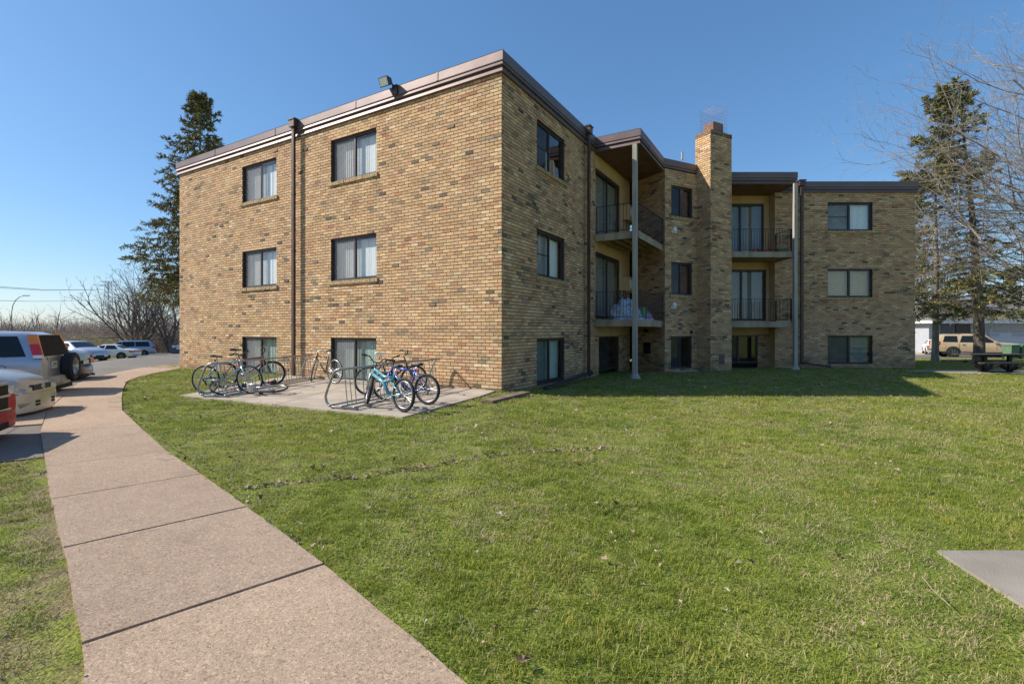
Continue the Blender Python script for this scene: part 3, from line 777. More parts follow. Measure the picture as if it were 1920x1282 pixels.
# ================================================================ scattering of things nobody could count
def scatter(name, pts, rot, scl, var, objs, kind='stuff'):
    """pts (n,3) mesh points; instances picked from objs by geometry nodes"""
    n = len(pts)
    me = bpy.data.meshes.new(name); me.vertices.add(n); me.vertices.foreach_set('co', np.asarray(pts, dtype=np.float32).ravel())
    for nm, ty, dat, key in (('rot','FLOAT_VECTOR',rot,'vector'), ('scl','FLOAT_VECTOR',scl,'vector'), ('var','INT',var,'value')):
        a = me.attributes.new(nm, ty, 'POINT'); a.data.foreach_set(key, np.asarray(dat, dtype=np.int32 if ty == 'INT' else np.float32).ravel())
    o = link(name, me); tag(o, kind=kind)
    c = bpy.data.collections.new(name + '_kinds')
    for i, ob in enumerate(objs): ob.name = '%s_kind_%02d' % (name, i); c.objects.link(ob)
    ng = bpy.data.node_groups.new(name + '_scatter', 'GeometryNodeTree')
    ng.interface.new_socket('Geometry', in_out='INPUT', socket_type='NodeSocketGeometry'); ng.interface.new_socket('Geometry', in_out='OUTPUT', socket_type='NodeSocketGeometry')
    gi = ng.nodes.new('NodeGroupInput'); go = ng.nodes.new('NodeGroupOutput')
    ci = ng.nodes.new('GeometryNodeCollectionInfo'); ci.inputs['Collection'].default_value = c
    ci.inputs['Separate Children'].default_value = True; ci.inputs['Reset Children'].default_value = True
    ip = ng.nodes.new('GeometryNodeInstanceOnPoints'); ip.inputs['Pick Instance'].default_value = True
    def na(nm, ty):
        x = ng.nodes.new('GeometryNodeInputNamedAttribute'); x.data_type = ty; x.inputs[0].default_value = nm; return x.outputs[0]
    er = ng.nodes.new('FunctionNodeEulerToRotation')
    L_ = ng.links.new
    L_(gi.outputs[0], ip.inputs['Points']); L_(ci.outputs[0], ip.inputs['Instance']); L_(na('var','INT'), ip.inputs['Instance Index'])
    L_(na('rot','FLOAT_VECTOR'), er.inputs[0]); L_(er.outputs[0], ip.inputs['Rotation']); L_(na('scl','FLOAT_VECTOR'), ip.inputs['Scale']); L_(ip.outputs[0], go.inputs[0])
    md = o.modifiers.new('scatter', 'NODES'); md.node_group = ng
    return o
def hidden_obj(me):
    return bpy.data.objects.new(me.name, me)
def inpoly(x, y, poly):
    x = np.asarray(x); y = np.asarray(y); r = np.zeros(x.shape, bool); n = len(poly); j = n-1
    for i in range(n):
        xi, yi = poly[i][:2]; xj, yj = poly[j][:2]
        c = ((yi > y) != (yj > y)); t = (xj-xi)*(y-yi)/((yj-yi) if yj != yi else 1e-9) + xi
        r ^= c & (x < t); j = i
    return r
zgv = np.vectorize(zg)
# ---- blades
m, nt, b = new_mat('grass_blade'); geo, nz = ground_shader(m, nt, b)
oi = N(nt, 'ShaderNodeObjectInfo')
big = ramp(nt, nz(.45, 5), [(.32,(.195,.265,.044)),(.5,(.28,.32,.052)),(.68,(.38,.37,.095))])
mid = ramp(nt, nz(2.2, 5), [(.3,(.80,.83,.8)),(.7,(1.18,1.15,1.1))])
rnd = ramp(nt, oi.outputs['Random'], [(0,(.66,.74,.66)),(.55,(1,1,1)),(.90,(1.12,1.08,1.0)),(.95,(1.4,1.15,1.3)),(1,(1.7,1.3,1.7))])
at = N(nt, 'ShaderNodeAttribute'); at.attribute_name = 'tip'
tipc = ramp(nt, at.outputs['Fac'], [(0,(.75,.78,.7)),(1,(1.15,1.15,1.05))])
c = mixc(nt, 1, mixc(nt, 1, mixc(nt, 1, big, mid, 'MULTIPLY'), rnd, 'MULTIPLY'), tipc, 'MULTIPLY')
nt.links.new(c, b.inputs['Base Color']); b.inputs['Roughness'].default_value = .5; b.inputs['Specular IOR Level'].default_value = .35
tl = N(nt, 'ShaderNodeBsdfTranslucent'); nt.links.new(c, tl.inputs[0]); ms = N(nt, 'ShaderNodeMixShader'); ms.inputs[0].default_value = .35
nt.links.new(b.outputs[0], ms.inputs[1]); nt.links.new(tl.outputs[0], ms.inputs[2]); nt.links.new(ms.outputs[0], nt.nodes['Material Output'].inputs[0])
M['blade'] = m
M['straw'] = mat('dry_straw', (.34,.27,.14), .8, var=.3, scale=30)
def clump(rng, n, rad, h0, h1, w, m, lean=.5):
    vs = []; fs = []; tp = []
    for i in range(n):
        r = rad*math.sqrt(rng.random()); a = rng.random()*6.283; x, y = r*math.cos(a), r*math.sin(a)
        h = rng.uniform(h0, h1); la = rng.random()*6.283; ln = rng.uniform(.1, lean)*h*1.6
        dx, dy = math.cos(la)*ln, math.sin(la)*ln; wa = la+1.57+rng.uniform(-.5,.5); wx, wy = math.cos(wa)*w/2, math.sin(wa)*w/2
        k = len(vs)
        vs += [(x-wx,y-wy,-.01),(x+wx,y+wy,-.01),(x+dx*.35+wx*.9,y+dy*.35+wy*.9,h*.6),(x+dx*.35-wx*.9,y+dy*.35-wy*.9,h*.6),(x+dx+wx*.2,y+dy+wy*.2,h),(x+dx-wx*.2,y+dy-wy*.2,h)]
        fs += [(k,k+1,k+2,k+3),(k+3,k+2,k+4,k+5)]; tp += [0,0,.6,.6,1,1]
    me = np_mesh('clump', vs, fs, m)
    a = me.attributes.new('tip', 'FLOAT', 'POINT'); a.data.foreach_set('value', np.array(tp, dtype=np.float32))
    return hidden_obj(me)
rr_ = random.Random(5)
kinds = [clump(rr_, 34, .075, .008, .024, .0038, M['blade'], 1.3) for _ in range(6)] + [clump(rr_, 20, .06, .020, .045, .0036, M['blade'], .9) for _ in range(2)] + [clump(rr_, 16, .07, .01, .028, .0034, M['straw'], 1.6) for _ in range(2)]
# candidate points, denser near the camera
rng = np.random.default_rng(21)
def band(y0, y1, dens, xmin=-1.2, xmax=1.2):
    X0, X1 = xmin*y1-1, xmax*y1+1; n = int((y1-y0)*(X1-X0)*dens)
    x = rng.uniform(X0, X1, n); y = rng.uniform(y0, y1, n)
    ok = (x > xmin*y-1) & (x < xmax*y+1); return x[ok], y[ok]
gx, gy, gs = [], [], []
for y0, y1, dn, sc in ((.6,3.2,330,1.0),(3.2,4.5,270,1.05),(4.5,6.5,200,1.15),(6.5,9,130,1.35),(9,13,85,1.6),(13,20,42,2.1),(20,37,14,3.2)):
    x, y = band(y0, y1, dn); gx.append(x); gy.append(y); gs.append(np.full(len(x), sc))
gx = np.concatenate(gx); gy = np.concatenate(gy); gs = np.concatenate(gs)
# edge of the pavement wobbles so that the turf creeps over it
wob = rng.uniform(-.035, .03, len(gx))
ex = gx + wob
def off_walk(x, y): return inpoly(x, y, walk_poly)
bpoly = [A, B, (C[0]-.9,C[1]+.6), (4.3,18.6), D1, Mc, R, (9.2,21.2), (12.0,YW), (18.45,YW), (18.45,31.3), W2, W]
lotp = lot[:1] + [tuple(p) for p in lot[1:]]
bad = off_walk(ex, gy) | inpoly(ex, gy, PAD) | inpoly(gx, gy, bpoly) | inpoly(gx, gy, lotp) | inpoly(gx+wob*1.8, gy+wob*1.5, RS) | inpoly(ex, gy, PS) | inpoly(gx, gy, ap)
# worn line across the lawn
DEB = [gp(*p) for p in ((425,922),(480,914),(560,905),(640,898),(700,892),(760,884),(800,877),(860,866),(940,852),(1040,837),(1150,822),(1250,806))]
def dist_line(x, y, line):
    d = np.full(len(x), 9.0)
    for (a, b_) in zip(line[:-1], line[1:]):
        ax, ay = a[:2]; bx, by = b_[:2]; L2 = (bx-ax)**2+(by-ay)**2
        t = np.clip(((x-ax)*(bx-ax)+(y-ay)*(by-ay))/L2, 0, 1); d = np.minimum(d, np.hypot(x-ax-t*(bx-ax), y-ay-t*(by-ay)))
    return d
dd_ = dist_line(gx, gy, DEB)
bad |= (dd_ < .065*np.clip(gy/4.5, .8, 1.5)) & (rng.random(len(gx)) < np.where(gx > 1.2, .4, .95))
# thin, trodden ground along the pavement edges and in blotches
el = dist_line(gx, gy, [tuple(p) for p in EDGE_L]); er_ = dist_line(gx, gy, [tuple(p) for p in EDGE_R])
bare = np.array([mnoise.noise(Vector((x*1.3, y*1.3, 2.0))) for x, y in zip(gx, gy)])
left_side = (gx < -1.2) & (gy < 7) & (gx < -.72*gy + .15)
thin = ((er_ < .14+.3*np.maximum(0, bare)) & (gy > 5.2) & (gy < 9)) * .75 + ((er_ < .05) * .5) + ((el < .10) * .4) + (left_side & (bare > .02)) * .55
bad |= rng.random(len(gx)) < thin
ok = ~bad; gx, gy, gs, bare = gx[ok], gy[ok], gs[ok], bare[ok]
n = len(gx)
patch = np.array([mnoise.noise(Vector((x*.6+5, y*.6, 7.0))) + .5*mnoise.noise(Vector((x*2.1, y*2.1, 1.0))) for x, y in zip(gx, gy)])
var = rng.integers(0, 6, n); u = rng.random(n)
var = np.where(u < .05 + .10*(patch > .15), rng.integers(6, 8, n), var)
straw_p = np.clip(.12 + .38*(patch < -.08) + .16*(gy > 5) + .35*(left_side[ok] & (bare > -.2)), 0, .6)
var = np.where(rng.random(n) < straw_p, rng.integers(8, 10, n), var)
rot = np.stack([rng.normal(0, .10, n), rng.normal(0, .10, n), rng.uniform(0, 6.283, n)], 1)
zsc = rng.uniform(.75, 1.25, n) * (1 + .5*np.clip(patch, -.6, .6)); xy = gs * rng.uniform(.85, 1.15, n)
scl = np.stack([xy, xy, zsc * np.clip(gs, 1, 1.5)], 1)
gz = zgv(gx, gy)
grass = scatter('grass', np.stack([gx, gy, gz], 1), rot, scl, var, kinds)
print('grass clumps', n)
# ---- fallen leaves
M['leaf'] = None
m, nt, b = new_mat('dead_leaf'); oi = N(nt, 'ShaderNodeObjectInfo')
c = ramp(nt, oi.outputs['Random'], [(0,(.16,.10,.06)),(.3,(.27,.19,.12)),(.6,(.36,.28,.19)),(.8,(.43,.37,.28)),(1,(.42,.20,.09))]); nt.links.new(c, b.inputs['Base Color']); b.inputs['Roughness'].default_value = .95; b.inputs['Specular IOR Level'].default_value = .05
M['leaf'] = m
def leaf(rng):
    vs = [(0,0,.004)]; n_ = 9
    for k in range(n_):
        a = 2*math.pi*k/n_; r = .028*(1+.45*math.cos(5*a+rng.random()))*rng.uniform(.7,1.2); vs.append((r*math.cos(a), r*.75*math.sin(a), .004+abs(math.sin(a))*rng.uniform(.004,.018)))
    fs = [(0, 1+k, 1+(k+1) % n_) for k in range(n_)]
    return hidden_obj(np_mesh('leaf', vs, fs, M['leaf']))
def twig(rng):
    mb = MB(); p = Vector((0,0,.012)); pts = [p.copy()]
    for k in range(4): p += Vector((.05, rng.uniform(-.02,.02), rng.uniform(-.004,.004))); pts.append(p.copy())
    mb.tube(pts, .0022, 4); me = bpy.data.meshes.new('twig'); me.from_pydata(mb.v, [], mb.f); me.materials.append(M['leaf']); return hidden_obj(me)
lk = [leaf(rr_) for _ in range(6)] + [twig(rr_) for _ in range(2)]
lx, ly = [], []
for y0, y1, dn in ((1.2,5,26),(5,9,26),(9,16,18),(16,24,5)):
    x, y = band(y0, y1, dn); lx.append(x); ly.append(y)
x, y = band(12.5, 19, 30, .02, .75); lx.append(x); ly.append(y)        # litter in the shade of the balconies
x, y = band(2.2, 6, 40, -1.2, -.70); lx.append(x); ly.append(y)
lx = np.concatenate(lx); ly = np.concatenate(ly)
cl = np.array([mnoise.noise(Vector((x*.9, y*.9, 4.0))) for x, y in zip(lx, ly)])
ok = ~(off_walk(lx, ly) | inpoly(lx, ly, PAD) | inpoly(lx, ly, bpoly) | inpoly(lx, ly, lotp) | inpoly(lx, ly, RS)) & (rng.random(len(lx)) < np.clip(.45+1.1*cl, .08, 1))
lx, ly = lx[ok], ly[ok]
dx_, dy_ = [], []
for a, b_ in zip(DEB[:-2], DEB[1:-1]):
    L_ = math.hypot(b_[0]-a[0], b_[1]-a[1]); k = int(L_*130)
    t = rng.random(k); dx_.append(a[0]+(b_[0]-a[0])*t + rng.normal(0,.04,k)); dy_.append(a[1]+(b_[1]-a[1])*t + rng.normal(0,.03,k))
# leaves gathered by the pavement edge
for a, b_ in zip(EDGE_R[1:7], EDGE_R[2:8]):
    k = int((b_-a).length*26); t = rng.random(k); dx_.append(a.x+(b_.x-a.x)*t+np.abs(rng.normal(.03,.12,k))); dy_.append(a.y+(b_.y-a.y)*t+rng.normal(0,.05,k))
nmain = len(lx); lx = np.concatenate([lx]+dx_); ly = np.concatenate([ly]+dy_); n = len(lx)
s_ = rng.uniform(.30, .72, n) * (1 + .9*(rng.random(n) < .14)) * np.clip(.8+ly/22, .8, 1.5); s_[nmain:] *= .88
rot = np.stack([rng.normal(0,.45,n), rng.normal(0,.45,n), rng.uniform(0,6.28,n)], 1)
lv = rng.integers(0, 8, n)
up = np.full(n, .036); up[nmain:] = .012
leaves = scatter('fallen_leaves', np.stack([lx, ly, zgv(lx, ly)+up], 1), rot, np.stack([s_]*3, 1), lv, lk)
print('leaves', n)
# ================================================================ trees
def segs_mesh(name, segs, m, n=3, smooth=True):
    """segs rows: p0(3) p1(3) r0 r1 -> tubes"""
    S = np.asarray(segs, dtype=np.float64); p0, p1, r0, r1 = S[:,0:3], S[:,3:6], S[:,6], S[:,7]
    t = p1-p0; t /= np.maximum(np.linalg.norm(t, axis=1, keepdims=True), 1e-9)
    ref = np.where(np.abs(t[:,2:3]) < .9, np.array([[0,0,1.]]), np.array([[1.,0,0]]))
    u = np.cross(t, ref); u /= np.linalg.norm(u, axis=1, keepdims=True); w = np.cross(t, u)
    vs = []
    for p, r in ((p0, r0), (p1, r1)):
        for k in range(n):
            a = 2*math.pi*k/n; vs.append(p + (u*math.cos(a)+w*math.sin(a))*r[:,None])
    V = np.stack(vs, 1).reshape(-1, 3); base = np.arange(len(S))[:,None,None]*2*n
    f = np.array([(k, (k+1) % n, n+(k+1) % n, n+k) for k in range(n)])
    return np_mesh(name, V, (base + f[None]).reshape(-1, 4), m, smooth)
def grow(out, p, d, L, r, depth, rng, P_):
    """one limb; P_: dict of habits"""
    n = max(2, int(L/P_['step'])) if depth > 0 else 3
    st = L/n; p = Vector(p); d = Vector(d).normalized(); r0 = r
    az = rng.random()*6.283
    for i in range(n):
        t = (i+1)/n; r1 = r*(1-t*P_['taper'])
        wob = P_['wob']*(1.0 if depth else 1.3)
        d = (d + Vector((rng.gauss(0,1), rng.gauss(0,1), rng.gauss(0,1)))*wob + Vector((0,0,P_['up'])) ).normalized()
        q = p + d*st; out.append((*p, *q, r0, r1, depth)); p = q; r0 = r1
        if depth > 0 and (i+1)/n > P_['first'].get(depth, .15):
            for c in range(P_['kids'].get(depth, 1)):
                if rng.random() > P_['prob']: continue
                az += 2.4 + rng.uniform(-.5,.5)
                o = d.orthogonal().normalized(); o.rotate(Matrix.Rotation(az, 3, d)); a = math.radians(rng.uniform(*P_['ang']))
                nd = d*math.cos(a) + o*math.sin(a)
                grow(out, p, nd, L*rng.uniform(*P_['len'])*(1-.45*t), max(P_['rmin'], r1*rng.uniform(.45,.7)), depth-1, rng, P_)
    return out
def bark(name, c1, c2, sc=6):
    return mat(name, c1, .95, var=.25, scale=sc, bump=.012, bscale=sc*5, col2=c2, stretch=(1,1,.3))
M['bark_grey'] = bark('bark_grey', (.19,.165,.135), (.34,.30,.26)); M['bark_dark'] = bark('bark_dark', (.07,.055,.045), (.15,.12,.10)); M['bark_brown'] = bark('bark_brown', (.12,.095,.075),(.22,.18,.145))
M['twig_pale'] = mat('twig_pale', (.28,.235,.195), .9, var=.2, scale=2); M['twig_brown'] = mat('twig_brown', (.25,.20,.16), .9, var=.25, scale=1); M['twig_far'] = mat('twig_far', (.33,.26,.215), .95, var=.25, scale=.4); M['twig_olive'] = mat('twig_olive', (.42,.37,.19), .95, var=.25, scale=.5)
def bare_tree(base, label, rng, P_, stems, m_big, m_twig, name='bare_tree', cat='tree', group=None, split=2):
    t = empty(name, base); tag(t, label, cat, group)
    big, tw = [], []
    for (d, L, r, depth) in stems:
        o = grow([], (0,0,-.1), d, L, r, depth, rng, P_)
        for s in o: (big if s[8] >= split else tw).append(s[:8])
    link('trunk', segs_mesh('trunk', big, m_big, 7), t); link('twigs', segs_mesh('twigs', tw, m_twig, 3), t)
    return t
# large spreading multi-stem tree behind the cars
rg = random.Random(12)
Pm = dict(step=.65, taper=.55, wob=.09, up=.07, first={4:.12,3:.1,2:.1,1:.05}, kids={4:1,3:1,2:1,1:2}, prob=.86, ang=(28,58), len=(.5,.72), rmin=.013)
def at_px(px, Y, z=None): 
    x = (px-CX)/F_PX*Y; return (x, Y, zg(x, Y) if z is None else z)
def stems_fan(n, spread, L, r, depth, rng, bias=(0,0)):
    return [((math.cos(a)*spread*rng.uniform(.35,1)+bias[0], math.sin(a)*spread*rng.uniform(.35,1)+bias[1], 1), L*rng.uniform(.8,1.08), r*rng.uniform(.7,1.1), depth) for a in [2*math.pi*k/n+rng.uniform(-.4,.4) for k in range(n)]]
bare_tree(at_px(256, 60), 'wide leafless tree of many stems standing behind the white sedan and blue minivan', rg, Pm, stems_fan(11, .85, 8.6, .14, 4, rg), M['bark_brown'], M['twig_brown'], name='bare_tree')
bare_tree(at_px(318, 62), 'leafless tree half hidden by the sunlit wall beside the blue container', rg, Pm, stems_fan(4, .7, 7.6, .15, 4, rg), M['bark_brown'], M['twig_brown'], name='bare_tree')
# smaller trees one can tell apart at the edge of the wood
for px, Y, h, lb in ((42, 92, 5.6, 'small leafless tree right of the street lamp above the silver car roof'), (72, 96, 6.2, 'slender leafless tree above the tail light of the silver car'), (108, 98, 6.6, 'round topped leafless tree rising above the wood between lamp and pylon'), (4, 95, 6.5, 'leafless tree at the left edge of the picture')):
    bare_tree(at_px(px, Y), lb, rg, dict(Pm, step=.9), stems_fan(3, .45, h, .12, 3, rg), M['bark_brown'], M['twig_far'], name='bare_tree', group='bare trees along the far edge of the lot')
# the wood beyond: nobody could count it
def bush_kind(rng, n, L, m, spread=.9):
    out = []
    Pb = dict(step=.5, taper=.6, wob=.16, up=.03, first={2:.05,1:.05}, kids={2:1,1:1}, prob=.9, ang=(20,60), len=(.4,.75), rmin=.010)
    for d, l, r, dp in stems_fan(n, spread, L, .035, 2, rng): grow(out, (rng.uniform(-.5,.5), rng.uniform(-.5,.5), -.2), d, l, r, 2, rng, Pb)
    return hidden_obj(segs_mesh('bush', [s[:8] for s in out], m, 3))
bk = [bush_kind(rg, 9, 3.2, M['twig_far']) for _ in range(3)] + [bush_kind(rg, 10, 2.6, M['twig_olive']) for _ in range(2)] + [bush_kind(rg, 8, 3.0, M['twig_brown']) for _ in range(2)]
wx, wy, ws, wv = [], [], [], []
r_ = np.random.default_rng(4)
for i in range(260):
    px = r_.uniform(-120, 345); Y = r_.uniform(62, 76); wx.append((px-CX)/F_PX*Y); wy.append(Y); ws.append(r_.uniform(.6, 1.15)*(1.0 if px > 90 else .85)); wv.append(r_.choice([3,4,3,4,0,5]) if 110 < px < 250 else r_.choice([0,1,5,6]))
for i in range(330):
    px = r_.uniform(-260, 420); Y = r_.uniform(84, 120); wx.append((px-CX)/F_PX*Y); wy.append(Y); ws.append(r_.uniform(.8, 1.9)); wv.append(r_.choice([0,1,2]))
for i in range(170):
    px = r_.uniform(1650, 2300); Y = r_.uniform(75, 120); wx.append((px-CX)/F_PX*Y); wy.append(Y); ws.append(r_.uniform(1.6, 3.2)); wv.append(r_.choice([0,1,2]))
wx, wy, ws = map(np.array, (wx, wy, ws)); n = len(wx)
scatter('distant_wood', np.stack([wx, wy, zgv(wx, wy)], 1), np.stack([np.zeros(n), np.zeros(n), r_.uniform(0, 6.28, n)], 1), np.stack([ws, ws, ws*.95], 1), wv, bk)
# ---- spruces
m, nt, b = new_mat('spruce_needles'); 
at = N(nt, 'ShaderNodeAttribute'); at.attribute_name = 'tone'
nt.links.new(at.outputs['Color'], b.inputs['Base Color']); b.inputs['Roughness'].default_value = .6; b.inputs['Specular IOR Level'].default_value = .3
M['needles'] = m
def needles_mesh(name, P0, P1, per, size, rng, palette):
    """tufts of needles round each twig segment"""
    P0 = np.asarray(P0); P1 = np.asarray(P1); k = len(P0); n = k*per
    t = np.repeat(P1-P0, per, 0); c = np.repeat(P0, per, 0) + t*rng.random((n,1)); t /= np.maximum(np.linalg.norm(t, axis=1, keepdims=True), 1e-9)
    o = rng.normal(0, 1, (n,3)); o -= t*(o*t).sum(1, keepdims=True); o /= np.linalg.norm(o, axis=1, keepdims=True)
    d = t*.75 + o*.75; d /= np.linalg.norm(d, axis=1, keepdims=True); w = np.cross(d, rng.normal(0,1,(n,3))); w /= np.linalg.norm(w, axis=1, keepdims=True)
    L_ = size*rng.uniform(.6, 1.3, (n,1)); wd = L_*.24
    V = np.stack([c-w*wd*.5, c+w*wd*.5, c+d*L_+w*wd*.3, c+d*L_-w*wd*.3], 1).reshape(-1,3)
    Fc = np.arange(n*4).reshape(-1,4); me = np_mesh(name, V, Fc, M['needles'])
    tone = np.repeat(np.array(palette)[rng.integers(0, len(palette), k)], per, 0) * rng.uniform(.75, 1.3, (n,1))
    ca = np.ones((n,4), dtype=np.float32); ca[:,:3] = tone
    a = me.attributes.new('tone', 'FLOAT_COLOR', 'FACE')
    if len(me.polygons) == n: a.data.foreach_set('color', ca.ravel())
    return me
def spruce(base, H, label, seed, reach, foliage, dead, r0=.26, z_first=1.5, gap=.32, lean=(0,0), per=9, size=.11, mtr='bark_brown', name='spruce_tree', droop=.25, palette=None, nb=(5,7)):
    """reach(t, az)->branch length at height fraction t; foliage(t, s, az)->probability of needles at fraction s of the branch"""
    rng = random.Random(seed); nr = np.random.default_rng(seed)
    t_ = empty(name, base); tag(t_, label, 'spruce')
    trunk = []; n = 24; pts = []
    for i in range(n+1):
        f = i/n; pts.append((lean[0]*f*f*H + math.sin(f*5+seed)*.06, lean[1]*f*H+math.cos(f*4+seed)*.05, f*H-.1))
    for i in range(n): trunk.append((*pts[i], *pts[i+1], max(.015, r0*(1-i/n)**.9) * (1.25 if i == 0 else 1), max(.012, r0*(1-(i+1)/n)**.9)))
    link('trunk', segs_mesh('trunk', trunk, M[mtr], 10), t_)
    br, n0, n1 = [], [], []; z = z_first
    while z < H-.15:
        f = z/H; i = min(n-1, int(f*n)); g = f*n-i; c = Vector(pts[i]).lerp(Vector(pts[i+1]), g)
        az0 = rng.random()*6.28; k = rng.randint(*nb)
        for b_ in range(k):
            az = az0 + 6.283*b_/k + rng.uniform(-.35,.35); L_ = reach(f, az)*rng.uniform(.7, 1.1)
            if L_ < .12: continue
            ns = max(4, int(L_/.28)); p = c.copy(); el = (.35 if f > .85 else .05) - droop*(1-f)
            for s in range(ns):
                u = (s+1)/ns; e = el - droop*math.sin(u*2.2)*.8 + max(0, u-.6)*.9
                dv = Vector((math.cos(az)*math.cos(e), math.sin(az)*math.cos(e), math.sin(e))); q = p + dv*(L_/ns)
                rr = max(.006, r0*.16*(1-f*.5)*(1-u*.85)*min(1, L_/2))
                br.append((*p, *q, rr*1.1, rr)); pf = foliage(f, u, az)
                if rng.random() < pf: n0.append(tuple(p)); n1.append(tuple(q))
                # side twigs
                for sd in (-1, 1):
                    for rep in range(2):
                        if u < .12 or (rng.random() < .25): continue
                        tl = L_*rng.uniform(.16,.34)*(1.15-u*.7)+.06
                        ta = az + sd*rng.uniform(.6,1.1); te = e + rng.uniform(-.55,.12); tv = Vector((math.cos(ta)*math.cos(te), math.sin(ta)*math.cos(te), math.sin(te)))
                        a_ = p.lerp(q, rng.random()); b2 = a_ + tv*tl*.55; tv2 = (tv + Vector((0,0,-.25))).normalized(); b3 = b2 + tv2*tl*.45
                        live = rng.random() < pf
                        if live or rng.random() < dead(f, u):
                            br.append((*a_, *b2, .0065, .005)); br.append((*b2, *b3, .005, .003))
                            for _ in range(2 if not live else 0):
                                w_ = Vector((rng.gauss(0,1), rng.gauss(0,1), rng.gauss(0,.6))).normalized(); br.append((*b2, *(b2+w_*tl*.3), .004, .003))
                        if live: n0 += [tuple(a_), tuple(b2)]; n1 += [tuple(b2), tuple(b3)]
                p = q
        z += gap*rng.uniform(.8,1.2)
    link('branches', segs_mesh('branches', br, M[mtr], 3), t_)
    pal = palette or [(.055,.072,.022),(.075,.09,.026),(.04,.055,.02),(.10,.105,.035),(.09,.07,.035)]
    if n0: link('needles', needles_mesh('needles', n0, n1, per, size, nr, pal), t_)
    return t_
H1 = 17.2
spruce(at_px(377, 31), H1, 'tall spruce rising behind the left end of the roof', 31,
       lambda f, az: (1-f)**.75*4.7*(1+.25*math.sin(az*3+f*20)) + .18, lambda f, u, az: (.8 if u > .28 else .25) if f > .28 else .55*u, lambda f, u: .35 if f < .5 else .15, gap=.40, per=8, size=.19, z_first=4.2, droop=.22, nb=(5,7),
       palette=[(.14,.145,.045),(.20,.20,.055),(.10,.11,.038),(.25,.24,.06),(.23,.165,.08)])
# ragged spruce beside the far wing: live needles only to the left of the top and on some low boughs
def fol2(f, u, az):
    left = max(0, -math.cos(az))
    if f > .64: return (.95*left + .05)*(1 if u > .25 else .3)
    if f > .55: return .45*left*(u > .55)
    if f < .34: return .34*(u > .45)
    return .06*(u > .6)
def rea2(f, az):
    left = max(0, -math.cos(az)); 
    return ((1-f)**.55*(3.6+2.6*left-1.2*max(0, math.cos(az))*(f > .6))) + .25
bx = at_px(1834, 30)
spruce(bx, 17.3, 'ragged half bare spruce with a thick trunk behind the picnic table', 8, rea2, fol2, lambda f, u: .6, r0=.30, z_first=3.5, gap=.36, lean=(-.075,0), per=12, size=.21, mtr='bark_brown', droop=.16, nb=(5,7), palette=[(.13,.15,.045),(.19,.18,.05),(.10,.115,.035),(.27,.22,.065)])
spruce(at_px(1754, 30.5), 14.0, 'thin spruce with a pale straight trunk just right of the far brick wing', 19, lambda f, az: (1-f)**.7*3.0+.2, lambda f, u, az: .20*(u > .35)*(.15 < f < .95), lambda f, u: .6, r0=.20, z_first=3.0, gap=.48, per=7, size=.18, mtr='bark_grey', droop=.14, nb=(4,6), palette=[(.07,.09,.025),(.12,.125,.03),(.16,.15,.04)])
spruce(at_px(1703, 46), 16.6, 'spruce whose top only just shows above the roof of the far wing', 23, lambda f, az: (1-f)**.7*3.6+.3, lambda f, u, az: .7*(u > .25), lambda f, u: .2, r0=.2, z_first=8.0, gap=.6, per=6, size=.26, droop=.2)
# big leafless tree reaching in from the right
rg = random.Random(77)
Pr = dict(step=.7, taper=.66, wob=.09, up=.02, first={5:.28,4:.16,3:.1,2:.08,1:.05}, kids={5:1,4:1,3:1,2:1,1:2}, prob=.80, ang=(24,55), len=(.5,.74), rmin=.008)
tb = at_px(2135, 25)
bare_tree(tb, 'large pale barked leafless tree spreading its boughs in from the right edge', rg, Pr,
   [((.08,0,1), 17, .28, 4), ((-.40,-.05,1), 16, .12, 4), ((-.60,-.35,1), 12.5, .09, 4), ((-.3,.4,1.1), 15, .10, 4), ((-.22,-.3,1.2), 17, .12, 4), ((-.5,.25,1.2), 14.5, .10, 4)], M['bark_grey'], M['twig_pale'], name='bare_tree')
bare_tree(at_px(1790, 52), 'distant leafless tree above the garage roof behind the ragged spruce', rg, dict(Pr, step=1.0), stems_fan(4, .5, 9.5, .2, 4, rg), M['bark_brown'], M['twig_pale'], name='bare_tree')
bare_tree(at_px(1722, 62), 'leafless tree whose twigs stand above the far corner of the roof', rg, dict(Pr, step=1.1), stems_fan(3, .35, 17.5, .25, 4, rg), M['bark_brown'], M['twig_far'], name='bare_tree')
# ================================================================ far things
# street lamp
x, y, z = at_px(22, 80)
t = empty('street_lamp', (x,y,z)); tag(t, 'curved arm street lamp standing over the bare trees at the far left', 'street lamp')
M['galv'] = mat('lamp_pole_grey', (.16,.16,.16), .5, metal=.4)
h = 1.5 + (620-585)/F_PX*80 - z
q = MB(); arc = [(0,0,0),(0,0,h)] + [(2.1*(1-math.cos(a)), 0, h+2.7*math.sin(a)) for a in (.4,.8,1.2,1.57)]; q.tube(arc, .055, 8); q.build('pole', M['galv'], t, True)
q = MB(); q.box(2.0,2.9,-.1,.1,h+2.64,h+2.76); q.build('lamp_head', M['galv'], t)
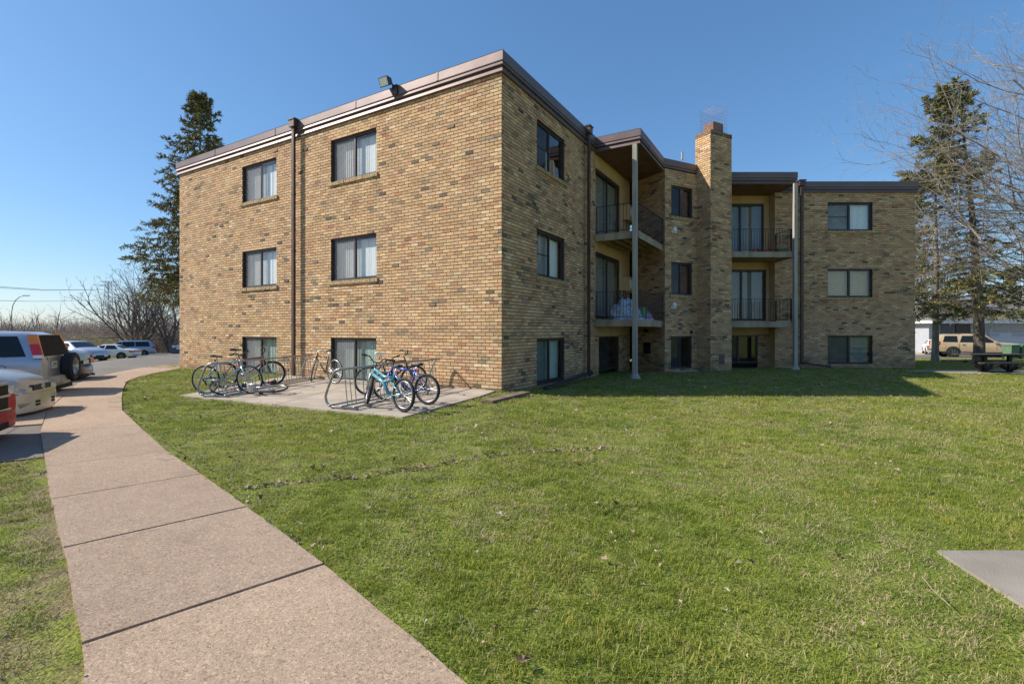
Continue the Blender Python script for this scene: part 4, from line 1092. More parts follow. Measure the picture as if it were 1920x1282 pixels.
# transmission tower
x, y, z = at_px(203, 330, 0); z = -1.2
t = empty('transmission_tower', (x,y,z)); tag(t, 'pale steel lattice power tower showing above the leafless trees', 'power tower')
M['pylon'] = mat('pylon_steel_hazed', (.34,.38,.42), .6, metal=.1)  # pale grey-blue, with the haze of distance put into the colour
Hh = 1.5+(620-527)/F_PX*330 - z
q = MB()
w0, w1 = 2.6, 1.1
for i in range(12):
    a, b_ = i/12, (i+1)/12; wa, wb = w0+(w1-w0)*a, w0+(w1-w0)*b_
    for k in range(4):
        c1 = [(-1,-1),(1,-1),(1,1),(-1,1)][k]; c2 = [(-1,-1),(1,-1),(1,1),(-1,1)][(k+1)%4]
        q.beam((c1[0]*wa,c1[1]*wa,Hh*a),(c1[0]*wb,c1[1]*wb,Hh*b_),.22,.22); q.beam((c1[0]*wa,c1[1]*wa,Hh*a),(c2[0]*wb,c2[1]*wb,Hh*b_),.12,.12); q.beam((c2[0]*wa,c2[1]*wa,Hh*a),(c1[0]*wb,c1[1]*wb,Hh*b_),.12,.12)
q.build('lattice', M['pylon'], t)
q = MB()
for zz, hw in ((Hh-.2, 5.6), (Hh-2.9, 6.6)):
    q.beam((-hw,0,zz),(hw,0,zz),.3,.3); q.beam((-hw,0,zz),(0,0,zz-1.1),.15,.15); q.beam((hw,0,zz),(0,0,zz-1.1),.15,.15)
q.build('cross_arm', M['pylon'], t)
# wires
q0 = None
M['wire'] = mat('wire', (.12,.13,.14), .6)
def wire(pts, r, lb, grp='power lines at the far left'):
    q = MB(); q.tube(pts, r, 4); o = q.build('power_line', M['wire']); tag(o, lb, 'power line', grp); return o
def zpx(py, Y): return 1.5+(620-py)/F_PX*Y
for dz, lb in ((0, 'upper strand of the upper power line pair in the pale sky at the left'), (.9, 'lower strand of the upper power line pair in the pale sky at the left')):
    wire([((-260-CX)/F_PX*110,110,zpx(515,110)-dz*.5), ((-60-CX)/F_PX*130,130,zpx(533,130)-dz*.45), ((80-CX)/F_PX*170,170,zpx(543,170)-dz*.3), ((196-CX)/F_PX*330,330,zpx(543,330))], .06, lb)
wire([((-260-CX)/F_PX*110,110,zpx(560,110)), ((-60-CX)/F_PX*130,130,zpx(562,130)), ((60-CX)/F_PX*170,170,zpx(565,170)), ((190-CX)/F_PX*330,330,zpx(563,330))], .06, 'lower single power line just above the street lamp arm')
# container with signs at the end of the lot
x0 = (318-CX)/F_PX*57; zz = zg(x0,57)
t = empty('waste_container', (x0,57,zz)); tag(t, 'dark blue slatted container with white signs beyond the end of the brick wall', 'container')
M['navy'] = mat('navy_paint', (.045,.06,.10), .6, var=.15)
q = MB(); q.box(0,3.2,0,1.4,.12,1.12); q.box(.1,.3,.1,1.3,0,.12); q.box(2.9,3.1,.1,1.3,0,.12)
for k in range(14): q.box(.05+k*.225,.12+k*.225,-.02,.02,1.12,1.27)
q.build('body', M['navy'], t)
q = MB(); q.box(.30,.72,-.03,-.002,.72,.98); q.build('sign', M['plate'], t)
q = MB(); q.box(.82,1.75,-.03,-.002,.5,1.02); s_ = q.build('sign', M['plate'], t)
q = MB(); q.tube([(1.0,-.045,.68),(1.15,-.045,.84),(1.4,-.045,.74),(1.55,-.045,.88)], .03, 5); q.build('sign_mark', M['navy'], s_)
# house with double garage
hz0 = zg(40,50)
t = wempty('ranch_house', (42,50,hz0)); tag(t, 'low white house with grey shingle roof and garage door behind the tan vehicle', 'house')
M['siding'] = mat('white_siding', (.40,.41,.44), .7, var=.05, scale=2); M['shingle'] = mat('shingle', (.17,.155,.145), .95, var=.25, scale=3, bump=.01)
M['garage'] = mat('garage_door_white', (.52,.54,.58), .6, var=.04)
X0 = (1742-CX)/F_PX*50; EV = zpx(601,50)
q = MB(); q.box(X0+.5,66,50.6,60,hz0-.3,EV); q.build('wall', M['siding'], t)
q = MB(); RZ = zpx(566,50)+.6
q.add([(X0-.1,49.4,EV),(67,49.4,EV),(67,55,RZ),(X0+2.6,55,RZ),(X0-.1,60.5,EV),(67,60.5,EV)], [(0,1,2,3),(3,2,5,4),(0,3,4)]); 
q.build('roof', M['shingle'], t)
q = MB(); q.box(X0-.15,67,49.30,49.38,EV-.28,EV+.02); q.box(X0-.15,X0-.05,49.38,60,EV-.28,EV+.02); q.build('gutter', M['white'], t)
q = MB(); q.box(X0-.1,67,49.38,50.58,EV-.30,EV-.26); q.build('eave_soffit', M['white'], t)
gx0 = (1846-CX)/F_PX*50.4
q = MB()
for k in range(4):
    q.box(gx0,gx0+5.2,50.50+.0*k,50.57,hz0+.02+k*.53,hz0+.54+k*.53)
go = q.build('garage_door', M['garage'], t)
for k in range(2):
    q = MB(); q.box(gx0+.3+k*2.6+.02,gx0+1.6+k*2.6,50.47,50.50,hz0+1.72,hz0+2.02); q.build('panel_window', M['siding'], go)
q = MB(); q.box((1792-CX)/F_PX*50.5,(1819-CX)/F_PX*50.5,50.45,50.58,hz0+1.0,EV-.35); w_ = q.build('window', M['frame'], t)
q = MB(); q.box((1765-CX)/F_PX*50.5,(1790-CX)/F_PX*50.5,50.45,50.58,hz0,EV-.35); q.build('porch_screen', mat('porch_shade',(.10,.11,.13),.8), t)
q = MB(); q.box(gx0-.35,gx0-.12,49.5,49.7,hz0,EV-.3); q.build('porch_post', M['siding'], t)
q = MB(); q.box(X0+.1,X0+.3,49.5,49.7,hz0,EV-.3); q.build('porch_post', M['white'], t)
# neighbour in the gap
t = wempty('blue_house', (48,58,hz0)); tag(t, 'dark blue grey house glimpsed between the brick wing and the white ranch house', 'house')
M['blue_siding'] = mat('blue_siding', (.07,.085,.13), .8, var=.15)
q = MB(); q.box(40,49,56,66,hz0-.2,3.4); q.build('wall', M['blue_siding'], t)
q = MB(); q.add([(39.5,55.4,3.3),(49.6,55.4,3.3),(49.6,61,5.4),(39.5,61,5.4),(39.5,66,3.3),(49.6,66,3.3)], [(0,1,2,3),(3,2,5,4),(0,3,4),(1,2,5)]); q.build('roof', M['shingle'], t)
for k in range(2):
    q = MB(); q.box(44+k*2.2,45.2+k*2.2,55.93,56.0,.6,1.8); q.build('window', M['glass_dk'], t)
# hedge by that house
# shrubs in front of the houses
# picnic table
tz = zg(18.6,18.9)+.02
t = empty('picnic_table', (18.75,18.95,tz)); tag(t, 'dark metal framed picnic table with plank top and benches on a concrete slab', 'picnic table')
M['dark_plank'] = mat('dark_plank', (.055,.042,.034), .8, var=.3, scale=3, stretch=(.2,3,3))
for nm, y0, w_, z_ in (('table_top', -.37, .74, .71), ('bench', -.92, .27, .43), ('bench', .66, .27, .43)):
    q = MB(); nn = 5 if w_ > .5 else 2; pw = w_/nn
    for k in range(nn): q.box(-1.25,1.25,y0+k*pw+.006,y0+(k+1)*pw-.006,z_-.045,z_)
    q.build(nm, M['dark_plank'], t)
q = MB(); q.box(-.42,-.30,-.06,.06,.02,.66); q.box(.55,.67,-.06,.06,.02,.66)
for xx in (-.36, .61):
    q.beam((xx,-.85,.37),(xx,.85,.37),.07,.07); q.beam((xx,-.34,.63),(xx,.34,.63),.06,.06); 
    for s in (-1,1): q.beam((xx,s*.03,.06),(xx,s*.62,.36),.06,.08); q.beam((xx,0,.05),(xx+s*.38,0,.37),.05,.08)
q.box(-.5,.8,-.12,.12,.0,.03); q.build('pedestal', M['rail'], t)
# recycling carts
M['cart'] = mat('cart_green', (.12,.20,.12), .55, var=.12)
for px, lb in ((1895, 'green wheeled cart nearer the spruce in front of the tan vehicle'), (1915, 'green wheeled cart at the right edge of the picture')):
    x, y, z = at_px(px, 34.5)
    t = empty('wheeled_cart', (x,y,z)); tag(t, lb, 'wheeled cart', 'green carts by the street')
    q = MB(); q.add([(-.24,-.28,.06),(.24,-.28,.06),(.24,.28,.06),(-.24,.28,.06),(-.30,-.36,.98),(.30,-.36,.98),(.30,.36,.98),(-.30,.36,.98)], [(0,3,2,1),(4,5,6,7),(0,1,5,4),(1,2,6,5),(2,3,7,6),(3,0,4,7)]); q.build('body', M['cart'], t)
    q = MB(); q.box(-.32,.32,-.40,.38,.98,1.03); q.beam((-.28,-.2,1.06),(-.28,.3,1.06),.05,.05); q.beam((.28,-.2,1.06),(.28,.3,1.06),.05,.05); q.build('lid', M['cart'], t)
    for s in (-1,1):
        q = MB(); q.lathe((s*.25,.28,.11),(1,0,0),[(0,-.03),(.11,-.03),(.11,.03),(0,.03)],12); q.build('wheel', M['black'], t)
# ================================================================ vehicles
def paint(name, col, metal=.55, rough=.28): 
    return mat(name, col, rough, metal=metal, var=.04, scale=2, coat=.3)
M['car_glass'] = mat('car_glass', (.014,.018,.022), .08, var=.1, spec=.35)
M['car_glass_dull'] = mat('matt_car_glass', (.02,.024,.027), .5, var=.3, scale=6, spec=.03)  # rough dark glass that hardly reflects
M['tail_red'] = mat('tail_red', (.50,.02,.025), .25, var=.1, coat=.5); M['amber'] = mat('amber_lens', (.75,.20,.02), .25, var=.1, coat=.5)
M['headlight'] = mat('headlight_lens', (.62,.62,.62), .15, metal=.3, var=.15, scale=12, coat=.8)
M['rim'] = mat('alloy_rim', (.50,.49,.47), .35, metal=.7, var=.1); M['trim'] = mat('black_trim', (.03,.03,.032), .6, var=.2)
def interp(st, x, i):
    if x <= st[0][0]: return st[0][i]
    for a, b in zip(st[:-1], st[1:]):
        if x <= b[0]: return a[i] + (b[i]-a[i])*(x-a[0])/(b[0]-a[0])
    return st[-1][i]
class Car:
    """st rows: x, z_low, z_belt, z_top, w_low, w_belt, w_top"""
    def __init__(s, name, label, cat, loc, rz, st, col, cabin, wheels, wr=.33, group=None):
        s.t = empty(name, loc, rz); tag(s.t, label, cat, group); s.st = st; s.wr = wr
        xs = []
        for a, b in zip(st[:-1], st[1:]):
            n = max(1, int((b[0]-a[0])/.22)); xs += [a[0]+(b[0]-a[0])*k/n for k in range(n)]
        xs.append(st[-1][0])
        rows = []
        for x in xs:
            zl, zb, zt, wl, wb, wt = [interp(st, x, i) for i in range(1, 7)]
            h = zb-zl
            half = [(0, zl), (wl-.10, zl), (wl, zl+.05), (wb+.015, zl+h*.42), (wb+.02, zl+h*.62), (wb+.004, zb-h*.10), (wb-.015, zb), (wt+.01, zt-.055), (wt-.04, zt-.018), (wt*.6, zt+.012), (0, zt+.02)]
            rows.append([(x, -y, z) for y, z in half] + [(x, y, z) for y, z in half[-2:0:-1]])
        mb = MB(); n = len(rows[0]); vs = [p for r in rows for p in r]
        fs = [(i*n+k, i*n+(k+1) % n, (i+1)*n+(k+1) % n, (i+1)*n+k) for i in range(len(rows)-1) for k in range(n)]
        fs.append(tuple(range(n-1,-1,-1))); fs.append(tuple((len(rows)-1)*n+k for k in range(n)))
        mb.add(vs, fs); s.body = mb.build('body', col, s.t, True, 38)
        s.col = col
        for x in wheels:
            for sd in (-1, 1):
                w = interp(st, x, 5)+.02
                arch = MB(); arch.add([(x+(wr+.075)*math.cos(a), sd*(w+.004), wr+(wr+.075)*math.sin(a)) for a in [math.pi*2*k/20 for k in range(20)] ], [tuple(range(20))]); arch.build('wheel_arch', M['dark'], s.body)
                tw = MB(); tw.lathe((x, sd*(w-.085), wr), (0, sd, 0), [(wr*.62,.095),(wr*.9,.10),(wr,.075),(wr,-.08)], 22); ty = tw.build('wheel', M['black'], s.t, True, 40)
                rm = MB(); rm.lathe((x, sd*(w-.085), wr), (0, sd, 0), [(0,.07),(wr*.16,.075),(wr*.2,.05),(wr*.56,.055),(wr*.62,.098)], 18)
                for k in range(6):
                    a = k*math.pi/3; rm.beam((x+wr*.15*math.cos(a), sd*(w-.02), wr+wr*.15*math.sin(a)), (x+wr*.6*math.cos(a), sd*(w+.002), wr+wr*.6*math.sin(a)), wr*.16, .02)
                rm.build('rim', M['rim'], ty)
    def S(s, x, z, sd, off=.008):
        zb, zt, wb, wt = [interp(s.st, x, i) for i in (2, 3, 5, 6)]
        if z < zb: return (x, sd*(wb+.024+off), z)
        f = min(1, max(0, (z-zb)/max(.01, zt-.055-zb))); return (x, sd*((wb-.015)*(1-f)+(wt+.01)*f+off), z)
    def side_glass(s, quad, m=None, name='side_window', sides=(-1, 1)):
        (x0, z0), (x1, z1), (x2, z2), (x3, z3) = quad      # bottom rear, bottom front, top front, top rear
        for sd in sides:
            mb = MB(); n = 5; R = []
            for j in range(4):
                v = j/3; R.append([s.S((x0+(x1-x0)*i/n)*(1-v)+(x3+(x2-x3)*i/n)*v, (z0+(z1-z0)*i/n)*(1-v)+(z3+(z2-z3)*i/n)*v, sd) for i in range(n+1)])
            for j in range(3):
                for i in range(n): mb.poly([R[j][i], R[j][i+1], R[j+1][i+1], R[j+1][i]])
            mb.build(name, m or M['car_glass'], s.t, True)
    def top_glass(s, xa, xb, name, k=.90, m=None):
        mb = MB(); n = 4; R = []
        for j in range(5):
            x = xa+(xb-xa)*j/4; zt, wt = interp(s.st, x, 3), interp(s.st, x, 6)
            row = []
            for i in range(n*2+1):
                y = (i/n-1)*wt*k; ay = abs(y)/wt
                z = zt+.020-.008*min(1, ay/.6) - max(0, ay-.6)/.4*.03
                row.append((x, y, z+.009))
            R.append(row)
        for j in range(4):
            for i in range(n*2): mb.poly([R[j][i], R[j][i+1], R[j+1][i+1], R[j+1][i]])
        mb.build(name, m or M['car_glass'], s.t, True)
    def part(s, name, m, *boxes, smooth=False, parent=None):
        mb = MB()
        for b in boxes: mb.box(*b)
        return mb.build(name, m, parent or s.t)
    def bumper(s, m, x, w, z0, z1, name='rear_bumper', bulge=.10, wrap=.30):
        sg = 1 if x > 0 else -1; mb = MB(); prof = ((z0, -.06), (z0+.03, -.01), ((z0+z1)/2, 0), (z1-.03, -.012), (z1, -.06)); n = 11; vs = []
        for z, o in prof:
            for k in range(n):
                f = -1+2*k/(n-1); y = f*w; xx = abs(x)+o - bulge*f*f - (wrap if abs(f) > .99 else .04 if abs(f) > .75 else 0); vs.append((sg*xx, y, z))
        mb.add(vs, [(r*n+k, r*n+k+1, r*n+n+k+1, r*n+n+k) for r in range(len(prof)-1) for k in range(n-1)])
        return mb.build(name, m, s.t, True)
    def line(s, x, z0, z1, sd=(-1, 1)):
        for k in sd:
            mb = MB(); pts = [s.S(x, z0+(z1-z0)*i/4, k, .003) for i in range(5)]; mb.tube(pts, .006, 4); mb.build('door_seam', M['dark'], s.body)
SEDAN = [(-2.30,.42,.66,.68,.55,.62,.52),(-2.24,.30,.84,.88,.72,.76,.64),(-2.0,.26,.92,.97,.80,.84,.70),(-1.45,.22,.94,1.00,.84,.87,.70),(-.75,.20,.94,1.36,.86,.88,.60),(-.3,.20,.94,1.42,.86,.88,.60),(.35,.20,.93,1.40,.86,.88,.61),(1.20,.20,.91,.985,.86,.87,.72),(1.75,.22,.82,.93,.84,.85,.70),(2.12,.24,.70,.80,.76,.78,.62),(2.27,.28,.60,.68,.64,.66,.50),(2.33,.36,.52,.56,.52,.54,.40)]
SUV = [(-2.22,.42,.95,1.00,.74,.80,.70),(-2.18,.38,1.02,1.12,.82,.86,.76),(-2.0,.36,1.03,1.58,.84,.88,.68),(-1.8,.34,1.03,1.64,.85,.88,.66),(-.5,.30,1.01,1.68,.86,.88,.66),(.25,.30,1.0,1.65,.86,.88,.66),(.95,.30,.99,1.09,.86,.87,.72),(1.9,.32,.93,1.03,.84,.86,.72),(2.15,.36,.86,.94,.80,.82,.68),(2.24,.42,.74,.80,.72,.74,.6)]
KD = math.atan2(-.565*-1, .825)   # direction towards the kerb
KD = math.radians(24)
def kerb_car(px, py_bottom, zb, off=0.0):
    """nose (or tail) point from a pixel at height zb above the lot"""
    z = zb; 
    for _ in range(6):
        Y = (CAMZ - z)*F_PX/(py_bottom-HZ); X = (px-CX)/F_PX*Y; z = zg(X, Y)+.012+zb
    return X, Y
def place_nose(px, py, zb, L, yoff, rz):
    """origin of a car whose leading corner (local (L/2, yoff)) is at the pixel"""
    X, Y = kerb_car(px, py, zb); c, s_ = math.cos(rz), math.sin(rz)
    ox, oy = X-(L*c - yoff*s_), Y-(L*s_ + yoff*c); return (ox, oy, zg(ox, oy)+.014)
# --- red pickup style vehicle cut by the left edge
red = mat('red_paint', (.42,.006,.02), .45, var=.04, spec=.3)
loc = place_nose(43, 770, .32, 2.30, .80, KD)
c = Car('red_suv', 'red vehicle nosing in at the left edge with a black grille and round emblem', 'car', loc, KD, SUV, red, None, (-1.35,1.38), .36)
c.side_glass(((-.3,1.05),(.75,1.03),(.25,1.50),(-.3,1.54))); c.top_glass(.38,.88,'windshield')
g = c.part('grille', M['dark'], (2.16,2.26,-.50,.50,.56,.93))
c.part('grille_bar', M['chrome'], (2.262,2.285,-.52,.52,.90,.935), (2.262,2.285,-.50,.50,.735,.765), (2.262,2.285,-.52,.52,.545,.575), parent=g)
mb = MB(); mb.lathe((2.262,0,.75),(1,0,0),[(.10,0),(.10,.035),(.085,.045),(0,.045)],20); e_ = mb.build('emblem', M['chrome'], g)
mb = MB(); mb.tube([(2.312,-.05,.73),(2.312,-.02,.775),(2.312,.02,.745),(2.312,.05,.775)],.010,5); mb.build('emblem_mark', M['trim'], e_)
bp_ = c.bumper(red, 2.37, .86, .30, .55, 'bumper', .09); c.part('air_intake', M['dark'], (2.30,2.368,-.45,.25,.335,.42), parent=bp_)
c.part('licence_plate', M['plate'], (2.376,2.388,-.52,-.22,.30,.455))
for sd in (-1,1): c.part('headlight', M['headlight'], (2.08,2.235,sd*.54 if sd>0 else -.72,.72 if sd>0 else -.54,.66,.86))
# --- pale gold sedan nose
wht = paint('pale_gold_paint', (.54,.50,.42), .5)
loc = place_nose(103, 737, .26, 2.22, .80, KD)
c = Car('sedan_car', 'pale gold sedan nosing in over the pavement edge behind the red vehicle', 'car', loc, KD, SEDAN, wht, None, (-1.35,1.36), .32)
c.side_glass(((-.65,.99),(.15,.98),(.15,1.34),(-.55,1.36))); c.side_glass(((.22,.98),(1.0,.96),(.42,1.32),(.22,1.34))); c.top_glass(.45,1.12,'windshield'); c.top_glass(-1.35,-.8,'rear_window')
c.side_glass(((1.66,.635),(2.25,.585),(2.24,.665),(1.72,.755)), M['headlight'], 'headlight')
c.side_glass(((1.68,.612),(2.27,.562),(2.26,.583),(1.68,.633)), M['amber'], 'amber_strip')
c.part('headlight', M['headlight'], (2.18,2.315,.36,.58,.58,.66)); c.part('headlight', M['headlight'], (2.18,2.315,-.58,-.36,.58,.66))
g = c.part('grille', M['trim'], (2.24,2.325,-.32,.32,.60,.70)); mb = MB(); mb.lathe((2.327,0,.65),(1,0,0),[(.055,0),(.05,.015),(0,.015)],14); mb.build('emblem', M['chrome'], g)
bp_ = MB(); bp_.add([(x, y, z) for z in (.24,.34,.52,.56) for (x, y) in ((1.95,-.88),(2.22,-.76),(2.36,-.40),(2.385,0),(2.36,.40),(2.22,.76),(1.95,.88))], [(r*7+k, r*7+k+1, r*7+7+k+1, r*7+7+k) for r in range(3) for k in range(6)]); bo = bp_.build('bumper', wht, c.t, True, 50)
c.part('air_intake', M['dark'], (2.30,2.372,-.36,.36,.335,.375), (2.30,2.372,-.36,.36,.39,.43), parent=bo)
# --- silver SUV backed in with spare wheel
slv = paint('silver_blue_paint', (.42,.45,.50), .65)
KB = KD + math.pi + math.radians(2.5)
BSUV = [(x*1.0, a, b_, z, d, e_, f_) for (x, a, b_, z, d, e_, f_) in SUV]
loc = place_nose(136, 700, .38, -2.26, -.84, KB)
c = Car('silver_suv', 'silver sport utility car backed in with a spare wheel on its tailgate', 'car', loc, KB, BSUV, slv, None, (-1.30,1.35), .34)
c.side_glass(((-1.92,1.10),(-1.02,1.09),(-1.02,1.56),(-1.72,1.56)), name='side_window'); c.side_glass(((-.92,1.09),(-.12,1.08),(-.12,1.58),(-.92,1.57))); c.side_glass(((-.02,1.08),(.76,1.06),(.22,1.54),(-.02,1.57))); c.top_glass(.34,.9,'windshield')
for x in (-.97,-.07,.9): c.line(x,.42,1.0)
mb = MB(); mb.add([(-2.185,-.76,1.10),(-2.185,.76,1.10),(-2.03,.62,1.58),(-2.03,-.62,1.58)],[(0,3,2,1)]); mb.v=[(x-.03,y,z) for x,y,z in mb.v]; mb.build('rear_window', M['car_glass_dull'], c.t)
for sd in (-1,1):
    for (za, zb_, m_) in ((1.06,1.13,M['white']),(1.13,1.38,M['tail_red']),(1.38,1.60,M['amber'])):
        mb = MB()
        def tl(z, a): 
            f = (z-1.06)/.54; xr = -2.205+.17*f; yw = .86-.17*f; return [(xr-.02, sd*(yw-.06), z), (xr-.02, sd*(yw+.01), z), (xr+.15, sd*(yw+.03), z)]
        lo, hi = tl(za, 0), tl(zb_, 0); mb.poly([lo[0],lo[1],hi[1],hi[0]]); mb.poly([lo[1],lo[2],hi[2],hi[1]]); mb.build('taillight', m_, c.t)
c.side_glass(((-2.1,.60),(1.9,.58),(1.9,.625),(-2.1,.645)), M['trim'], 'side_moulding')
c.part('tailgate_seam', M['dark'], (-2.214,-2.20,.60,.612,.52,1.05), (-2.214,-2.20,-.612,-.60,.52,1.05), parent=c.body)
bm2 = c.bumper(mat('bumper_grey',(.40,.38,.34),.5,metal=.2), -2.34, .90, .36, .62); c.part('tow_hitch', M['dark'], (-2.3,-2.1,-.7,.7,.28,.376), parent=bm2)
tg = c.part('tailgate', slv, (-2.235,-2.19,-.60,.60,.60,1.06))
c.part('licence_plate', M['plate'], (-2.262,-2.240,.18,.48,.80,.96)); c.part('plate_mark', M['navy'], (-2.266,-2.2635,.22,.44,.845,.86), (-2.266,-2.2635,.23,.43,.885,.925), parent=tg)
mb = MB(); mb.lathe((-2.24,-.40,.80),(-1,0,0),[(.20,.16),(.22,.20),(.30,.225),(.345,.19),(.345,.03),(.30,.0)],28); sw = mb.build('spare_wheel', M['black'], c.t, True, 40)
mb = MB(); mb.lathe((-2.24,-.40,.80),(-1,0,0),[(0,.185),(.05,.185),(.06,.15),(.19,.15),(.215,.205)],20)
for k in range(5):
    a = k*1.2566; mb.beam((-2.425,-.40+.05*math.cos(a),.80+.05*math.sin(a)),(-2.44,-.40+.2*math.cos(a),.80+.2*math.sin(a)),.05,.02)
mb.build('rim', M['rim'], sw)
mb = MB(); mb.obox(lambda u, d, z: c.S(u, z, 1, d), -1.62,-1.40,-.01,.004,.74,.92); 
fl_ = MB(); pts = [c.S(-1.50+.11*math.cos(a), .83+.09*math.sin(a), 1, .004) for a in [2*math.pi*k/16 for k in range(16)]]; fl_.tube(pts, .005, 4, closed=True); fl_.build('fuel_door', M['trim'], c.body)
# --- dark sedan tail
drk = paint('midnight_paint', (.035,.04,.06), .15)
loc = place_nose(174, 688, .30, -2.30, -.80, KB)
c = Car('dark_sedan', 'dark blue sedan backed in beside the silver car with the spare wheel', 'car', loc, KB, [(a, b*1.05, d*1.1, e*1.1, f, g_, h) for a, b, d, e, f, g_, h in SEDAN], drk, None, (-1.38,1.36), .33)
c.side_glass(((-1.05,.99),(-.05,.99),(-.05,1.36),(-.70,1.34))); c.side_glass(((.05,.98),(1.0,.96),(.42,1.32),(.05,1.35))); c.top_glass(.45,1.12,'windshield'); c.top_glass(-1.38,-.82,'rear_window')
for sd in (-1,1): c.part('taillight', M['tail_red'], (-2.325,-2.08,min(sd*.48,sd*.80),max(sd*.48,sd*.80),.66,.82))
bo = c.bumper(drk, -2.42, .88, .26, .62); mb = MB(); mb.tube([(-2.44,-.5,.30),(-2.2,-.5,.30)],.04,8); mb.build('exhaust_pipe', M['chrome'], bo)
c.part('licence_plate', M['plate'], (-2.345,-2.33,-.24,.24,.66,.78))
# --- cars across the lot
def lot_sedan(px, Y, rz, col, label, nose, **k):
    x, y, z = at_px(px, Y); c = Car('sedan_car', label, 'car', (x,y,z+.014), rz, SEDAN, col, None, (-1.38,1.36), .33)
    c.side_glass(((-1.05,.99),(-.05,.99),(-.05,1.36),(-.70,1.34))); c.side_glass(((.05,.98),(1.0,.96),(.42,1.32),(.05,1.35))); c.top_glass(.45,1.12,'windshield'); c.top_glass(-1.38,-.82,'rear_window'); c.line(0,.3,.93)
    for sd in (-1,1):
        c.part('taillight', M['tail_red'], (-2.31,-2.0,min(sd*.44,sd*.865),max(sd*.44,sd*.865),.70,.84)); c.part('headlight', M['headlight'], (1.98,2.28,min(sd*.40,sd*.74),max(sd*.40,sd*.74),.58,.69))
    return c
c = lot_sedan(141, 33, -.30, paint('silver_paint', (.55,.56,.60), .5), 'silver sedan with a missing front bumper facing the driveway', 1)
c.part('exposed_crash_bar', M['trim'], (2.26,2.42,-.62,.62,.24,.50)); c.part('bent_bracket', M['chrome'], (2.30,2.46,-.5,-.3,.44,.54), (2.3,2.45,.2,.45,.40,.5))
c = lot_sedan(206, 45.5, math.pi+.20, paint('white_paint', (.62,.62,.60), .1), 'white older sedan with a red and amber tail strip beside the blue minivan', 0)
c.part('tail_strip', M['tail_red'], (-2.33,-2.30,-.44,.44,.72,.82))
VAN = [(-2.45,.42,.95,1.0,.78,.84,.72),(-2.40,.34,1.02,1.15,.86,.90,.78),(-2.05,.30,1.04,1.64,.90,.94,.72),(-1.7,.28,1.04,1.72,.92,.95,.72),(.2,.26,1.02,1.72,.92,.95,.73),(.6,.26,1.0,1.66,.92,.95,.73),(1.65,.26,.96,1.08,.90,.93,.76),(2.2,.30,.86,.93,.84,.86,.68),(2.42,.34,.72,.78,.72,.74,.56)]
x, y, z = at_px(238, 52); bl = paint('light_blue_paint', (.30,.38,.48), .5)
c = Car('minivan', 'light blue minivan parked at the end of the far row under the wide bare tree', 'minivan', (x,y,z+.014), math.pi+.62, VAN, bl, None, (-1.45,1.5), .34)
c.side_glass(((-2.0,1.10),(-.75,1.09),(-.75,1.60),(-1.85,1.60))); c.side_glass(((-.68,1.09),(.35,1.08),(.35,1.60),(-.68,1.61))); c.side_glass(((.42,1.07),(1.45,1.04),(.75,1.56),(.42,1.60))); c.top_glass(.72,1.55,'windshield')
mb = MB(); mb.poly([(-2.42,-.68,1.12),(-2.09,-.60,1.60),(-2.09,.60,1.60),(-2.42,.68,1.12)]); mb.build('rear_window', M['car_glass'], c.t)
for sd in (-1,1): c.part('taillight', M['tail_red'], (-2.45,-2.22,min(sd*.66,sd*.93),max(sd*.66,sd*.93),.86,1.14))
c.bumper(bl, -2.56, .94, .30, .62); c.part('licence_plate', M['plate'], (-2.47,-2.44,-.2,.2,.80,.94))
# --- tan utility on the street
BIG = [(-2.72,.50,1.05,1.10,.86,.90,.80),(-2.66,.44,1.12,1.30,.92,.96,.84),(-2.45,.42,1.14,1.78,.95,.98,.78),(-2.2,.40,1.14,1.86,.96,.99,.76),(-.5,.38,1.13,1.88,.97,.99,.76),(.35,.38,1.12,1.84,.97,.99,.76),(1.05,.38,1.10,1.24,.97,.98,.84),(1.3,.38,1.08,1.20,.96,.98,.84),(2.45,.42,1.02,1.12,.94,.96,.82),(2.66,.48,.92,1.0,.88,.90,.76),(2.74,.52,.80,.86,.8,.82,.7)]
x, y, z = at_px(1829, 39.8); tan = paint('tan_paint', (.55,.41,.25), .2)
c = Car('tan_suv', 'large tan sport utility vehicle parked along the street behind the spruce trunks', 'car', (x,y,z+.03), -.43, BIG, tan, None, (-1.72,1.72), .40)
c.side_glass(((-2.38,1.22),(-1.42,1.21),(-1.42,1.72),(-2.22,1.72))); c.side_glass(((-1.30,1.21),(-.32,1.20),(-.32,1.74),(-1.12,1.73))); c.side_glass(((-.20,1.20),(.92,1.18),(.34,1.68),(-.20,1.73))); c.top_glass(.42,1.0,'windshield')
for x_ in (-1.36,-.26,.95): c.line(x_,.50,1.12)
for sd in (-1,1):
    c.part('taillight', M['tail_red'], (-2.74,-2.56,min(sd*.84,sd*.985),max(sd*.84,sd*.985),.92,1.28)); c.part('headlight', M['headlight'], (2.5,2.74,min(sd*.55,sd*.88),max(sd*.55,sd*.88),.78,.98))
    for x_ in (-1.15,-.05): c.part('door_handle', M['trim'], (x_,x_+.18,min(sd*1.01,sd*1.04),max(sd*1.01,sd*1.04),.98,1.02))
    c.part('mirror', tan, (.78,.92,min(sd*1.0,sd*1.2),max(sd*1.0,sd*1.2),1.18,1.36)); mb = MB(); mb.tube([(-2.2,sd*.7,1.90),(-2.1,sd*.7,1.94),(.1,sd*.7,1.94),(.2,sd*.7,1.88)],.02,6); mb.build('roof_rail', M['trim'], c.t)
c.part('running_board', M['trim'], (-1.2,1.2,-1.03,-.94,.34,.40)); c.part('rear_bumper', M['chrome'], (-2.86,-2.6,-.95,.95,.46,.66)); c.part('body_cladding', mat('tan_cladding',(.33,.26,.18),.6), (-1.25,1.25,-1.022,-.98,.44,.62), parent=c.body)
